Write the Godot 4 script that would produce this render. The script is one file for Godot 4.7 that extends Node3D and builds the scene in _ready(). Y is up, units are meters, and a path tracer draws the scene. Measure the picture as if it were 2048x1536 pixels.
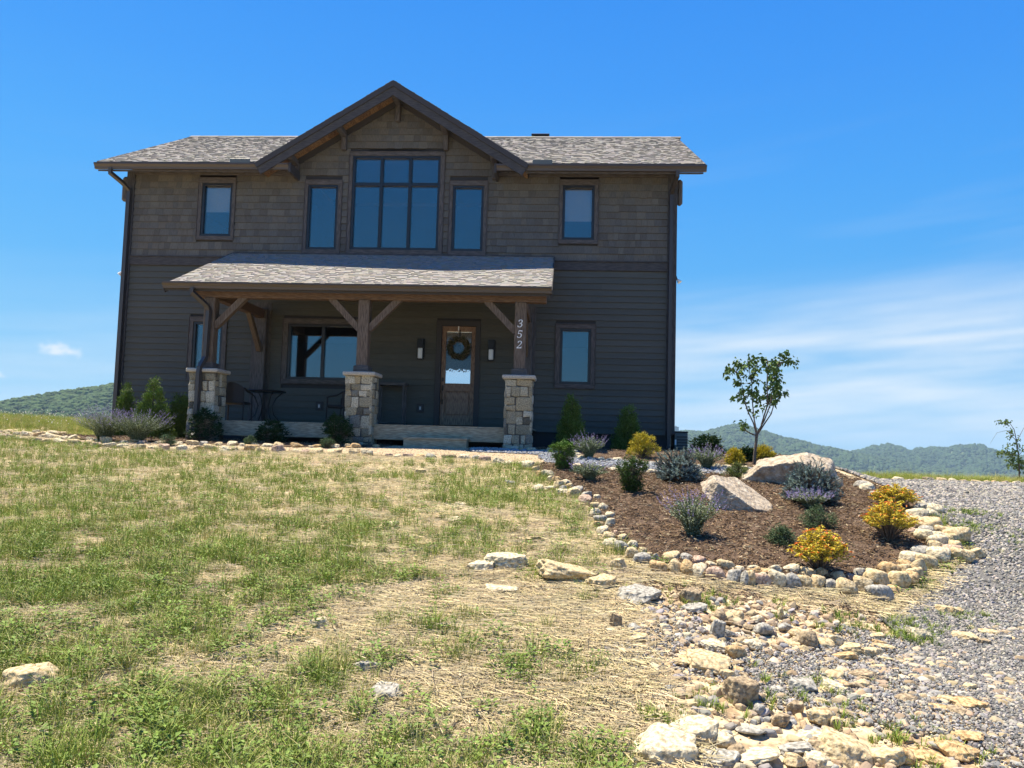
extends Node3D
# A shingled two-storey mountain house with a porch, garden beds edged in fieldstone, a straw-strewn lawn and a gravel drive.
# x runs along the front wall, z from the wall towards the lawn, y = 0 is the door sill.

const LAWN := [[-60, -14], [-30, -4], [-16, -0.75], [-10, -0.6], [0, -0.55], [3.4, -0.55], [4.2, -0.6], [5, -0.68], [6, -0.78], [9, -1.12], [11, -1.36], [13, -1.6], [15.5, -1.84], [19, -2.0], [40, -3.2]]
const DRIVE := [[-60, -16], [-30, -6], [-14, -2.6], [-6, -1.35], [-2, -1.12], [0, -1.08], [4, -1.03], [7, -1.04], [9, -1.12], [10, -1.27], [11, -1.5], [12, -1.68], [13, -1.75], [15.5, -1.86], [19, -2.0], [40, -3.2]]
const DRIVE_EDGE := [[-5, 10.8], [0, 10.6], [5, 10.4], [8, 9.8], [10, 9.0], [12, 7.2], [15, 5.8], [19, 5.0]]
const BORDER_STONES := [
	[3.918, 6.363, 0.208, 0.077, 0.166], [4.051, 6.63, 0.142, 0.077, 0.114], [4.123, 6.988, 0.099, 0.066, 0.079], [4.252, 7.07, 0.176, 0.091, 0.141],
	[4.307, 7.469, 0.114, 0.081, 0.091], [4.393, 7.652, 0.149, 0.096, 0.119], [4.423, 8.031, 0.162, 0.1, 0.13], [4.541, 7.75, 0.13, 0.078, 0.104], [4.584, 7.99, 0.109, 0.067, 0.087],
	[4.485, 8.319, 0.123, 0.073, 0.099], [4.628, 8.704, 0.186, 0.074, 0.149], [4.684, 8.394, 0.157, 0.061, 0.126], [4.791, 8.829, 0.151, 0.058, 0.121],
	[4.765, 9.159, 0.178, 0.078, 0.143], [4.932, 8.988, 0.099, 0.077, 0.079], [4.894, 9.476, 0.126, 0.086, 0.101], [4.864, 9.827, 0.136, 0.081, 0.109],
	[4.983, 9.535, 0.125, 0.085, 0.1], [4.905, 10.186, 0.16, 0.067, 0.128], [5.042, 9.931, 0.12, 0.058, 0.096], [5.001, 10.362, 0.114, 0.098, 0.092],
	[4.907, 10.7, 0.13, 0.084, 0.104], [4.882, 10.381, 0.114, 0.047, 0.091], [4.957, 10.968, 0.133, 0.087, 0.106], [5.024, 10.749, 0.069, 0.049, 0.055],
	[5.084, 11.003, 0.113, 0.069, 0.09], [4.952, 11.255, 0.141, 0.062, 0.113], [5.168, 11.275, 0.103, 0.073, 0.082], [5.052, 11.408, 0.139, 0.093, 0.111],
	[5.243, 11.503, 0.088, 0.06, 0.07], [5.133, 11.661, 0.128, 0.102, 0.103], [5.288, 11.584, 0.074, 0.041, 0.06], [5.215, 11.826, 0.179, 0.062, 0.143],
	[5.34, 11.694, 0.061, 0.061, 0.049], [5.336, 12.048, 0.163, 0.096, 0.13], [5.49, 11.668, 0.147, 0.069, 0.118], [5.463, 12.092, 0.116, 0.12, 0.093],
	[5.621, 11.687, 0.123, 0.047, 0.098], [5.572, 12.128, 0.139, 0.134, 0.111], [5.736, 11.787, 0.134, 0.057, 0.107], [5.654, 12.156, 0.15, 0.114, 0.12],
	[5.797, 12.198, 0.161, 0.112, 0.129], [5.821, 11.88, 0.108, 0.047, 0.087], [5.935, 11.898, 0.156, 0.053, 0.125], [5.938, 12.217, 0.139, 0.11, 0.111],
	[6.065, 11.918, 0.085, 0.05, 0.068], [6.046, 12.256, 0.127, 0.123, 0.102], [6.19, 11.885, 0.11, 0.035, 0.088], [6.166, 12.22, 0.14, 0.11, 0.112],
	[6.278, 11.912, 0.097, 0.049, 0.078], [5.935, 12.203, 0.129, 0.106, 0.103], [6.06, 11.932, 0.092, 0.053, 0.073], [6.041, 12.257, 0.115, 0.121, 0.092],
	[6.195, 11.912, 0.114, 0.05, 0.091], [6.17, 12.213, 0.15, 0.104, 0.12], [6.27, 11.945, 0.099, 0.059, 0.079], [6.391, 11.835, 0.115, 0.044, 0.092],
	[6.317, 12.176, 0.158, 0.132, 0.126], [6.541, 11.816, 0.152, 0.076, 0.122], [6.45, 12.168, 0.139, 0.128, 0.111], [6.685, 11.815, 0.146, 0.085, 0.117],
	[6.563, 12.124, 0.119, 0.119, 0.095], [6.811, 11.808, 0.132, 0.095, 0.106], [6.692, 12.062, 0.128, 0.112, 0.102], [6.813, 12.049, 0.129, 0.098, 0.103],
	[6.948, 11.807, 0.141, 0.087, 0.112], [6.925, 12.085, 0.185, 0.14, 0.148], [7.084, 11.755, 0.12, 0.061, 0.096], [7.201, 11.653, 0.13, 0.1, 0.104],
	[7.13, 11.924, 0.162, 0.127, 0.129], [7.325, 11.74, 0.227, 0.139, 0.181], [7.197, 12.074, 0.224, 0.13, 0.179], [7.408, 11.884, 0.135, 0.073, 0.108],
	[7.517, 11.702, 0.207, 0.144, 0.166], [7.55, 11.45, 0.236, 0.083, 0.189], [7.68, 11.585, 0.173, 0.105, 0.138], [7.775, 11.462, 0.152, 0.119, 0.121],
	[7.72, 11.34, 0.145, 0.089, 0.116], [7.864, 11.339, 0.138, 0.157, 0.111], [7.806, 11.172, 0.132, 0.061, 0.106], [7.919, 11.044, 0.201, 0.114, 0.161],
	[8.055, 11.088, 0.21, 0.13, 0.168], [8.136, 10.786, 0.174, 0.088, 0.139], [8.189, 10.653, 0.106, 0.062, 0.085], [8.274, 10.88, 0.242, 0.115, 0.194],
	[8.362, 10.635, 0.196, 0.071, 0.157], [8.462, 10.749, 0.23, 0.111, 0.184], [8.585, 10.592, 0.163, 0.113, 0.13], [8.53, 10.817, 0.229, 0.102, 0.183],
	[8.72, 10.704, 0.162, 0.075, 0.13], [8.429, 10.509, 0.235, 0.088, 0.188], [8.525, 10.34, 0.203, 0.076, 0.162], [8.402, 10.337, 0.22, 0.092, 0.176],
	[8.619, 10.368, 0.185, 0.077, 0.148], [8.735, 10.291, 0.28, 0.089, 0.224], [8.694, 10.118, 0.19, 0.061, 0.152], [8.525, 10.071, 0.17, 0.072, 0.136],
	[8.639, 9.965, 0.287, 0.113, 0.229], [8.462, 9.926, 0.172, 0.074, 0.138], [8.364, 10.145, 0.131, 0.056, 0.105], [8.803, 9.651, 0.159, 0.069, 0.127],
	[8.567, 9.654, 0.157, 0.039, 0.126], [8.706, 9.457, 0.261, 0.084, 0.209], [8.794, 9.261, 0.144, 0.094, 0.115], [8.942, 9.318, 0.185, 0.081, 0.148],
	[9.091, 9.039, 0.232, 0.071, 0.186], [8.979, 8.971, 0.211, 0.115, 0.169], [9.188, 8.471, 0.133, 0.082, 0.107], [8.806, 7.948, 0.137, 0.085, 0.11],
	[8.929, 7.371, 0.215, 0.099, 0.172], [8.919, 7.231, 0.242, 0.063, 0.193]]
const LOOSE_ROCKS := [
	[5.067, 12.73, 0.358, 0.089, 0.287, 3], [5.486, 12.742, 0.164, 0.104, 0.131, 2], [5.479, 12.939, 0.177, 0.043, 0.142, 1], [4.849, 13.496, 0.088, 0.115, 0.071, 1],
	[4.982, 13.531, 0.096, 0.047, 0.077, 3], [4.998, 13.736, 0.123, 0.055, 0.099, 0], [4.849, 13.98, 0.074, 0.03, 0.059, 0], [4.811, 13.608, 0.079, 0.033, 0.063, 1],
	[5.002, 13.973, 0.074, 0.022, 0.059, 2], [5.544, 13.521, 0.098, 0.132, 0.078, 3], [5.651, 13.102, 0.087, 0.065, 0.07, 2], [5.795, 13.034, 0.089, 0.066, 0.071, 0],
	[5.932, 13.032, 0.089, 0.039, 0.071, 1], [5.919, 13.302, 0.145, 0.078, 0.116, 3], [5.83, 13.224, 0.086, 0.029, 0.069, 1], [5.721, 13.184, 0.121, 0.023, 0.097, 2],
	[6.14, 12.891, 0.055, 0.085, 0.044, 0], [6.099, 13.152, 0.123, 0.05, 0.099, 3], [5.627, 13.477, 0.082, 0.052, 0.066, 1], [5.699, 13.552, 0.114, 0.036, 0.091, 1],
	[6.15, 13.268, 0.104, 0.052, 0.083, 1], [6.172, 13.443, 0.135, 0.113, 0.108, 2], [5.487, 13.731, 0.172, 0.045, 0.137, 1], [5.588, 13.852, 0.139, 0.082, 0.111, 4],
	[5.644, 13.669, 0.08, 0.033, 0.064, 0], [5.754, 13.63, 0.129, 0.057, 0.103, 1], [6.05, 13.506, 0.117, 0.029, 0.093, 0], [6.296, 13.404, 0.154, 0.059, 0.123, 0],
	[6.392, 13.364, 0.104, 0.087, 0.083, 1], [6.467, 13.444, 0.171, 0.055, 0.137, 0], [6.361, 13.617, 0.166, 0.052, 0.133, 4], [6.547, 13.504, 0.103, 0.068, 0.082, 0],
	[6.783, 13.097, 0.111, 0.047, 0.088, 0], [6.751, 13.214, 0.1, 0.028, 0.08, 4], [6.622, 13.444, 0.104, 0.052, 0.083, 0], [6.748, 13.296, 0.125, 0.032, 0.1, 0],
	[6.669, 13.524, 0.138, 0.022, 0.094, 0], [6.161, 13.789, 0.112, 0.016, 0.066, 0], [6.539, 13.722, 0.1, 0.023, 0.08, 0], [6.631, 13.736, 0.083, 0.018, 0.067, 4],
	[6.505, 13.65, 0.117, 0.017, 0.072, 0], [5.37, 14.054, 0.277, 0.074, 0.222, 0], [5.222, 14.055, 0.132, 0.026, 0.1, 0], [5.466, 14.2, 0.087, 0.048, 0.069, 0],
	[5.568, 13.972, 0.091, 0.027, 0.073, 1], [5.559, 14.075, 0.089, 0.026, 0.071, 4], [5.567, 14.18, 0.058, 0.032, 0.047, 2], [6.157, 14.019, 0.108, 0.056, 0.087, 0],
	[6.351, 13.942, 0.189, 0.041, 0.151, 1], [6.074, 14.239, 0.133, 0.062, 0.106, 1], [6.171, 14.126, 0.091, 0.027, 0.073, 4], [6.22, 14.15, 0.121, 0.036, 0.097, 2],
	[6.279, 14.13, 0.092, 0.043, 0.073, 1], [5.993, 14.294, 0.088, 0.04, 0.07, 0], [5.882, 14.288, 0.159, 0.068, 0.127, 1], [5.475, 14.498, 0.19, 0.137, 0.152, 2],
	[5.538, 14.652, 0.06, 0.048, 0.048, 1], [5.941, 14.449, 0.085, 0.031, 0.068, 1], [5.749, 14.585, 0.096, 0.062, 0.077, 2], [5.85, 14.688, 0.148, 0.074, 0.118, 0],
	[5.913, 14.737, 0.067, 0.053, 0.054, 0], [6.032, 14.563, 0.112, 0.024, 0.086, 1], [5.717, 14.339, 0.086, 0.032, 0.069, 1], [7.672, 12.252, 0.151, 0.066, 0.12, 0],
	[7.732, 12.326, 0.086, 0.075, 0.069, 1], [7.133, 12.974, 0.153, 0.081, 0.122, 1], [7.489, 12.924, 0.176, 0.051, 0.141, 0], [7.739, 12.782, 0.142, 0.039, 0.114, 0],
	[7.552, 13.06, 0.097, 0.053, 0.078, 1], [7.853, 12.752, 0.123, 0.023, 0.099, 1], [7.784, 12.905, 0.101, 0.035, 0.08, 3], [5.135, 14.963, 0.207, 0.121, 0.166, 1],
	[4.952, 15.2, 0.297, 0.151, 0.237, 1], [5.207, 15.201, 0.21, 0.047, 0.137, 1], [5.281, 15.04, 0.097, 0.049, 0.078, 1], [5.311, 15.119, 0.084, 0.039, 0.067, 2],
	[5.434, 14.89, 0.152, 0.032, 0.101, 1], [5.627, 14.75, 0.105, 0.055, 0.084, 1], [5.75, 14.893, 0.192, 0.038, 0.124, 1], [5.615, 15.052, 0.172, 0.067, 0.138, 1],
	[5.736, 15.036, 0.113, 0.061, 0.09, 1], [5.399, 15.161, 0.213, 0.053, 0.159, 1], [5.564, 15.189, 0.096, 0.048, 0.077, 1], [5.673, 15.164, 0.121, 0.041, 0.097, 1],
	[5.844, 15.054, 0.248, 0.139, 0.199, 0], [6.021, 15.076, 0.177, 0.083, 0.141, 0], [6.114, 15.074, 0.102, 0.052, 0.082, 4], [6.248, 15.026, 0.195, 0.039, 0.126, 4],
	[6.416, 14.956, 0.187, 0.076, 0.149, 4], [6.552, 14.791, 0.153, 0.035, 0.12, 4], [6.383, 14.851, 0.082, 0.022, 0.066, 4], [6.604, 14.386, 0.12, 0.023, 0.084, 4],
	[6.714, 14.257, 0.108, 0.04, 0.087, 0], [6.785, 14.311, 0.154, 0.045, 0.123, 4], [6.667, 14.451, 0.104, 0.038, 0.084, 2], [6.844, 14.337, 0.108, 0.04, 0.086, 4],
	[6.457, 14.309, 0.12, 0.035, 0.096, 2], [6.967, 14.003, 0.082, 0.042, 0.066, 0], [6.107, 14.838, 0.054, 0.028, 0.043, 1], [6.238, 14.303, 0.089, 0.026, 0.071, 1],
	[6.605, 14.226, 0.123, 0.023, 0.089, 1], [1.522, 14.773, 0.265, 0.137, 0.212, 1], [1.242, 13.953, 0.103, 0.022, 0.082, 1], [2.815, 13.722, 0.161, 0.096, 0.129, 1],
	[2.816, 14.204, 0.222, 0.044, 0.17, 0], [3.33, 14.406, 0.164, 0.079, 0.132, 3], [3.511, 14.754, 0.193, 0.084, 0.154, 3], [3.97, 11.93, 0.384, 0.162, 0.307, 1],
	[4.495, 12.263, 0.51, 0.18, 0.408, 0], [3.986, 12.7, 0.272, 0.066, 0.217, 1], [3.746, 12.133, 0.251, 0.12, 0.201, 1], [4.791, 12.493, 0.255, 0.134, 0.204, 0],
	[4.97, 12.008, 0.156, 0.1, 0.125, 1], [4.485, 8.539, 0.176, 0.112, 0.141, 1], [4.139, 8.261, 0.167, 0.131, 0.134, 1], [4.284, 8.237, 0.195, 0.101, 0.156, 1],
	[3.805, 13.137, 0.117, 0.028, 0.093, 1], [3.242, 10.27, 0.171, 0.043, 0.137, 1], [2.623, 10.649, 0.155, 0.064, 0.124, 1], [2.283, 7.043, 0.173, 0.104, 0.138, 1],
	[2.686, 6.952, 0.267, 0.053, 0.214, 1], [3.211, 9.406, 0.151, 0.053, 0.12, 1], [4.591, 10.535, 0.132, 0.054, 0.106, 1], [4.151, 11.034, 0.258, 0.046, 0.206, 0],
	[2.838, 15.286, 0.139, 0.028, 0.085, 1], [2.612, 15.182, 0.115, 0.029, 0.092, 0], [1.742, 15.231, 0.094, 0.035, 0.075, 1], [2.923, 14.026, 0.172, 0.042, 0.138, 0],
	[3.726, 7.804, 0.145, 0.081, 0.116, 1]]

var mats := {}
var used := {}
var rng := RandomNumberGenerator.new()
var bumps := FastNoiseLite.new()
var patches := FastNoiseLite.new()
var house: Node3D


class Shape:
	var v := PackedVector3Array()
	var n := PackedVector3Array()
	var c := PackedColorArray()
	var t := PackedInt32Array()
	var colored := false

	func tri(a: Vector3, b: Vector3, d: Vector3, col := Color.WHITE) -> void:
		var nn := (b - a).cross(d - a).normalized()
		var k := v.size()
		v.append_array([a, b, d])
		n.append_array([nn, nn, nn])
		c.append_array([col, col, col])
		t.append_array([k, k + 2, k + 1])

	func quad(a: Vector3, b: Vector3, d: Vector3, e: Vector3, col := Color.WHITE) -> void:
		var nn := (d - a).cross(e - b).normalized()
		var k := v.size()
		v.append_array([a, b, d, e])
		n.append_array([nn, nn, nn, nn])
		c.append_array([col, col, col, col])
		t.append_array([k, k + 2, k + 1, k, k + 3, k + 2])

	func box(lo: Vector3, hi: Vector3, col := Color.WHITE) -> void:
		hexa([Vector3(lo.x, lo.y, hi.z), Vector3(hi.x, lo.y, hi.z), Vector3(hi.x, hi.y, hi.z), Vector3(lo.x, hi.y, hi.z), Vector3(lo.x, lo.y, lo.z), Vector3(hi.x, lo.y, lo.z), Vector3(hi.x, hi.y, lo.z), Vector3(lo.x, hi.y, lo.z)], col)

	func hexa(p: Array, col := Color.WHITE) -> void:  # four corners of the front, four of the back
		quad(p[0], p[1], p[2], p[3], col)
		quad(p[5], p[4], p[7], p[6], col)
		quad(p[4], p[0], p[3], p[7], col)
		quad(p[1], p[5], p[6], p[2], col)
		quad(p[3], p[2], p[6], p[7], col)
		quad(p[4], p[5], p[1], p[0], col)

	func bevel(lo: Vector3, hi: Vector3, r: float, col := Color.WHITE) -> void:  # a box with chamfered edges
		r = minf(r, 0.45 * minf(hi.x - lo.x, minf(hi.y - lo.y, hi.z - lo.z)))
		var m := (lo + hi) / 2
		var h := (hi - lo) / 2
		for axis in 3:
			for s in [-1.0, 1.0]:
				var u := (axis + 1) % 3
				var w := (axis + 2) % 3
				var q := []
				for k in [[-1, -1], [1, -1], [1, 1], [-1, 1]]:
					var p := Vector3.ZERO
					p[axis] = s * h[axis]
					p[u] = k[0] * (h[u] - r)
					p[w] = k[1] * (h[w] - r)
					q.append(m + p)
				if s < 0:
					q.reverse()
				quad(q[0], q[1], q[2], q[3], col)
		for axis in 3:
			var u := (axis + 1) % 3
			var w := (axis + 2) % 3
			for k in [[-1, -1], [1, -1], [1, 1], [-1, 1]]:
				var q := []
				for e in [[-1, 0], [1, 0], [1, 1], [-1, 1]]:
					var p := Vector3.ZERO
					p[axis] = e[0] * (h[axis] - r)
					p[u] = k[0] * (h[u] - (r if e[1] else 0.0))
					p[w] = k[1] * (h[w] - (0.0 if e[1] else r))
					q.append(m + p)
				if k[0] * k[1] > 0:
					q.reverse()
				quad(q[0], q[1], q[2], q[3], col)
		for x in [-1, 1]:
			for y in [-1, 1]:
				for z in [-1, 1]:
					var q := [m + Vector3(x * h.x, y * (h.y - r), z * (h.z - r)), m + Vector3(x * (h.x - r), y * h.y, z * (h.z - r)), m + Vector3(x * (h.x - r), y * (h.y - r), z * h.z)]
					if x * y * z < 0:
						q.reverse()
					tri(q[0], q[1], q[2], col)

	func bar(a: Vector3, b: Vector3, wide: float, deep: float, side := Vector3.BACK, col := Color.WHITE) -> void:  # a square bar from a to b; wide across, deep along side
		var d := (b - a).normalized()
		var across := d.cross(side).normalized() * wide / 2
		var out := across.cross(d).normalized() * deep / 2
		hexa([a - across + out, a + across + out, b + across + out, b - across + out, a - across - out, a + across - out, b + across - out, b - across - out], col)

	func tube(path: Array, radii: Array, sides := 7, col := Color.WHITE, square := false) -> void:
		var rings := []
		var side := Vector3.ZERO
		for k in path.size():
			var d: Vector3 = (path[mini(k + 1, path.size() - 1)] - path[maxi(k - 1, 0)]).normalized()
			if side == Vector3.ZERO:
				side = d.cross(Vector3(0.31, 0.2, 1) if not square else Vector3.BACK).normalized()
			side = (side - d * side.dot(d)).normalized()
			var up := side.cross(d)
			var r: float = radii[mini(k, radii.size() - 1)]
			var ring := []
			for j in sides:
				var a := TAU * (j + (0.5 if square else 0.0)) / sides
				ring.append([path[k] + (side * cos(a) + up * sin(a)) * r, side * cos(a) + up * sin(a)])
			rings.append(ring)
		for k in path.size() - 1:
			for j in sides:
				var q := [rings[k][j], rings[k][(j + 1) % sides], rings[k + 1][(j + 1) % sides], rings[k + 1][j]]
				if square:
					quad(q[0][0], q[3][0], q[2][0], q[1][0], col)
				else:
					var at := v.size()
					for e in q:
						v.append(e[0])
						n.append(e[1])
						c.append(col)
					t.append_array([at, at + 1, at + 2, at, at + 2, at + 3])
		for e in [0, path.size() - 1]:
			for j in range(1, sides - 1):
				if e:
					tri(rings[e][0][0], rings[e][j + 1][0], rings[e][j][0], col)
				else:
					tri(rings[e][0][0], rings[e][j][0], rings[e][j + 1][0], col)

	func leaf(at: Vector3, along: Vector3, facing: Vector3, long: float, wide: float, col: Color, bend := 0.15) -> void:  # a folded diamond
		var s := along.cross(facing).normalized() * wide / 2
		var f := s.cross(along).normalized()
		var m := at + along * long * 0.45
		var tip := at + along * long - f * long * bend
		tri(at, m + s + f * wide * 0.18, tip, col)
		tri(at, tip, m - s + f * wide * 0.18, col)

	func extrude(profile: Array, x0: float, x1: float, col := Color.WHITE) -> void:  # a (z, y) outline, counter-clockwise seen from +x, drawn along x
		var m := profile.size()
		for k in m:
			var p: Vector2 = profile[k]
			var q: Vector2 = profile[(k + 1) % m]
			quad(Vector3(x0, p.y, p.x), Vector3(x1, p.y, p.x), Vector3(x1, q.y, q.x), Vector3(x0, q.y, q.x), col)
		var poly := PackedVector2Array(profile)
		var cut := Geometry2D.triangulate_polygon(poly)
		for k in range(0, cut.size(), 3):
			var a := poly[cut[k]]
			var b := poly[cut[k + 1]]
			var e := poly[cut[k + 2]]
			tri(Vector3(x1, a.y, a.x), Vector3(x1, e.y, e.x), Vector3(x1, b.y, b.x), col)
			tri(Vector3(x0, a.y, a.x), Vector3(x0, b.y, b.x), Vector3(x0, e.y, e.x), col)

	func done() -> ArrayMesh:
		var a := []
		a.resize(Mesh.ARRAY_MAX)
		a[Mesh.ARRAY_VERTEX] = v
		a[Mesh.ARRAY_NORMAL] = n
		if colored:
			a[Mesh.ARRAY_COLOR] = c
		a[Mesh.ARRAY_INDEX] = t
		var m := ArrayMesh.new()
		m.add_surface_from_arrays(Mesh.PRIMITIVE_TRIANGLES, a)
		return m


func table(rows: Array, at: float) -> float:
	if at <= rows[0][0]:
		return rows[0][1]
	for k in range(1, rows.size()):
		if at <= rows[k][0]:
			return lerpf(rows[k - 1][1], rows[k][1], (at - rows[k - 1][0]) / (rows[k][0] - rows[k - 1][0]))
	return rows[-1][1]


func height(x: float, z: float) -> float:
	var e := table(DRIVE_EDGE, z)
	var w := smoothstep(e - 1.6, e + 0.6, x)
	var y := lerpf(table(LAWN, z), table(DRIVE, z), w)
	y += smoothstep(-7.0, -18.0, x) * smoothstep(2.0, -12.0, z) * 0.6
	return y + 0.025 * bumps.get_noise_2d(x, z)


func srgb(c: Color) -> Color:
	return c.linear_to_srgb()


func noise_texture(freq: float, colors: Array, number: int, size := 512, octaves := 5, contrast := 0.28) -> NoiseTexture2D:
	var f := FastNoiseLite.new()
	f.seed = number
	f.frequency = freq
	f.fractal_octaves = octaves
	f.noise_type = FastNoiseLite.TYPE_SIMPLEX_SMOOTH
	var g := Gradient.new()
	g.offsets = PackedFloat32Array(range(colors.size()).map(func(k): return lerpf(contrast, 1.0 - contrast, float(k) / maxi(colors.size() - 1, 1))))
	g.colors = PackedColorArray(colors.map(srgb))
	var t := NoiseTexture2D.new()
	t.width = size
	t.height = size
	t.seamless = true
	t.noise = f
	t.color_ramp = g
	return t


func plain(called: String, color: Color, rough := 0.85, metal := 0.0) -> StandardMaterial3D:
	var m := StandardMaterial3D.new()
	m.resource_name = called
	m.albedo_color = srgb(color)
	m.roughness = rough
	m.metallic = metal
	mats[called] = m
	return m


func grained(called: String, colors: Array, freq: float, scale: Vector3, number: int, rough := 0.85, relief := 0.0, in_world := true) -> StandardMaterial3D:
	var m := plain(called, Color.WHITE, rough)
	m.albedo_texture = noise_texture(freq, colors, number)
	m.uv1_triplanar = true
	m.uv1_world_triplanar = in_world
	m.uv1_scale = scale
	if relief:
		m.heightmap_enabled = true
		m.heightmap_scale = relief
		m.heightmap_texture = noise_texture(freq * 1.7, [Color.BLACK, Color.WHITE], number + 50, 512, 5, 0.15)
	return m


func tinted(called: String, rough := 0.8, through := Color.BLACK) -> StandardMaterial3D:  # takes the colours of leaves, blades and chips
	var m := plain(called, Color.WHITE, rough)
	m.vertex_color_use_as_albedo = true
	m.metallic_specular = 0.3
	if through != Color.BLACK:
		m.backlight_enabled = true
		m.backlight = through
	return m


func numbered(called: String) -> String:
	var k: int = used.get(called, -1) + 1
	used[called] = k
	return called if k == 0 else "%s_%03d" % [called, k]


func piece(called: String, mesh: Mesh, m: Material, parent: Node = self) -> MeshInstance3D:
	var o := MeshInstance3D.new()
	o.name = numbered(called) if parent == self else called
	o.mesh = mesh
	o.material_override = m
	parent.add_child(o, true)
	return o


func slot(called: String, parent: Node) -> Node3D:  # a part that is made of sub-parts
	var o := Node3D.new()
	o.name = called
	parent.add_child(o, true)
	return o


func thing(called: String, label: String, category: String, at := Vector3.ZERO, group := "") -> Node3D:
	var o := Node3D.new()
	o.name = numbered(called)
	add_child(o, true)
	o.position = at
	return tag(o, label, category, group)


func tag(o: Node3D, label: String, category: String, group := "", kind := "") -> Node3D:
	o.set_meta("label", label)
	o.set_meta("category", category)
	if group:
		o.set_meta("group", group)
	if kind:
		o.set_meta("kind", kind)
	return o


func setting(called: String, mesh: Mesh, m: Material, label: String, category: String) -> MeshInstance3D:
	var o := piece(called, mesh, m)
	tag(o, label, category, "", "structure")
	return o


func scatter(called: String, mesh: Mesh, m: Material, places: Array, colors: Array, label: String, category: String, parent: Node = self) -> void:
	var mm := MultiMesh.new()
	mm.transform_format = MultiMesh.TRANSFORM_3D
	mm.use_colors = true
	mm.mesh = mesh
	mm.instance_count = places.size()
	for k in places.size():
		mm.set_instance_transform(k, places[k])
		mm.set_instance_color(k, colors[k])
	var o := MultiMeshInstance3D.new()
	o.name = numbered(called) if parent == self else called
	o.multimesh = mm
	o.material_override = m
	parent.add_child(o, true)
	o.set_meta("kind", "stuff")
	if parent == self:
		tag(o, label, category, "", "stuff")


func turned(at: Vector3, turn: float, size: Vector3, tilt := Vector3.ZERO) -> Transform3D:
	return Transform3D(Basis.from_euler(tilt) * Basis(Vector3.UP, turn) * Basis.from_scale(size), at)


func shade(c: Color, spread: float) -> Color:
	var k := 1.0 + rng.randf_range(-spread, spread)
	return Color(c.r * k * rng.randf_range(0.94, 1.06), c.g * k, c.b * k * rng.randf_range(0.9, 1.1))


func inside(p: Vector2, poly: PackedVector2Array) -> bool:
	return Geometry2D.is_point_in_polygon(p, poly)


var ball_cache := {}


func ball(level: int) -> Array:  # an icosphere: [unit vertices, triangles]
	if ball_cache.has(level):
		return ball_cache[level]
	var v := []
	var t := []
	if level == 0:
		var g := (1.0 + sqrt(5.0)) / 2.0
		for p in [[-1, g, 0], [1, g, 0], [-1, -g, 0], [1, -g, 0], [0, -1, g], [0, 1, g], [0, -1, -g], [0, 1, -g], [g, 0, -1], [g, 0, 1], [-g, 0, -1], [-g, 0, 1]]:
			v.append(Vector3(p[0], p[1], p[2]).normalized())
		t = [0, 11, 5, 0, 5, 1, 0, 1, 7, 0, 7, 10, 0, 10, 11, 1, 5, 9, 5, 11, 4, 11, 10, 2, 10, 7, 6, 7, 1, 8, 3, 9, 4, 3, 4, 2, 3, 2, 6, 3, 6, 8, 3, 8, 9, 4, 9, 5, 2, 4, 11, 6, 2, 10, 8, 6, 7, 9, 8, 1]
	else:
		var b := ball(level - 1)
		v = b[0].duplicate()
		var mids := {}
		var mid := func(i: int, j: int) -> int:
			var key := mini(i, j) * 1000000 + maxi(i, j)
			if not mids.has(key):
				mids[key] = v.size()
				v.append(((v[i] + v[j]) / 2.0).normalized())
			return mids[key]
		var s: Array = b[1]
		for k in range(0, s.size(), 3):
			var x: int = mid.call(s[k], s[k + 1])
			var y: int = mid.call(s[k + 1], s[k + 2])
			var z: int = mid.call(s[k + 2], s[k])
			t.append_array([s[k], x, z, s[k + 1], y, x, s[k + 2], z, y, x, y, z])
	ball_cache[level] = [v, t]
	return ball_cache[level]


func rock(level: int, planes: Array, sharp: float, rough: float, number: int, grain := 2.2) -> ArrayMesh:
	# planes: [normal, distance]; the body is where every plane allows, its edges rounded more the lower sharp is
	var f := FastNoiseLite.new()
	f.seed = number
	f.frequency = grain
	f.fractal_octaves = 4
	var b := ball(level)
	var v := PackedVector3Array()
	for d in b[0]:
		var sum := 0.0
		for p in planes:
			sum += pow(maxf(d.dot(p[0]) / p[1], 0.0), sharp)
		var r := pow(maxf(sum, 1e-6), -1.0 / sharp)
		v.append(d * r * (1.0 + rough * f.get_noise_3dv(d * r)))
	return skin(v, b[1])


func skin(v: PackedVector3Array, t: Array) -> ArrayMesh:  # smooth normals; triangles come counter-clockwise
	var n := PackedVector3Array()
	n.resize(v.size())
	var order := PackedInt32Array()
	for k in range(0, t.size(), 3):
		var c := (v[t[k + 1]] - v[t[k]]).cross(v[t[k + 2]] - v[t[k]])
		for j in 3:
			n[t[k + j]] += c
		order.append_array([t[k], t[k + 2], t[k + 1]])
	for k in n.size():
		n[k] = n[k].normalized()
	var a := []
	a.resize(Mesh.ARRAY_MAX)
	a[Mesh.ARRAY_VERTEX] = v
	a[Mesh.ARRAY_NORMAL] = n
	a[Mesh.ARRAY_INDEX] = order
	var m := ArrayMesh.new()
	m.add_surface_from_arrays(Mesh.PRIMITIVE_TRIANGLES, a)
	return m


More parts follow.
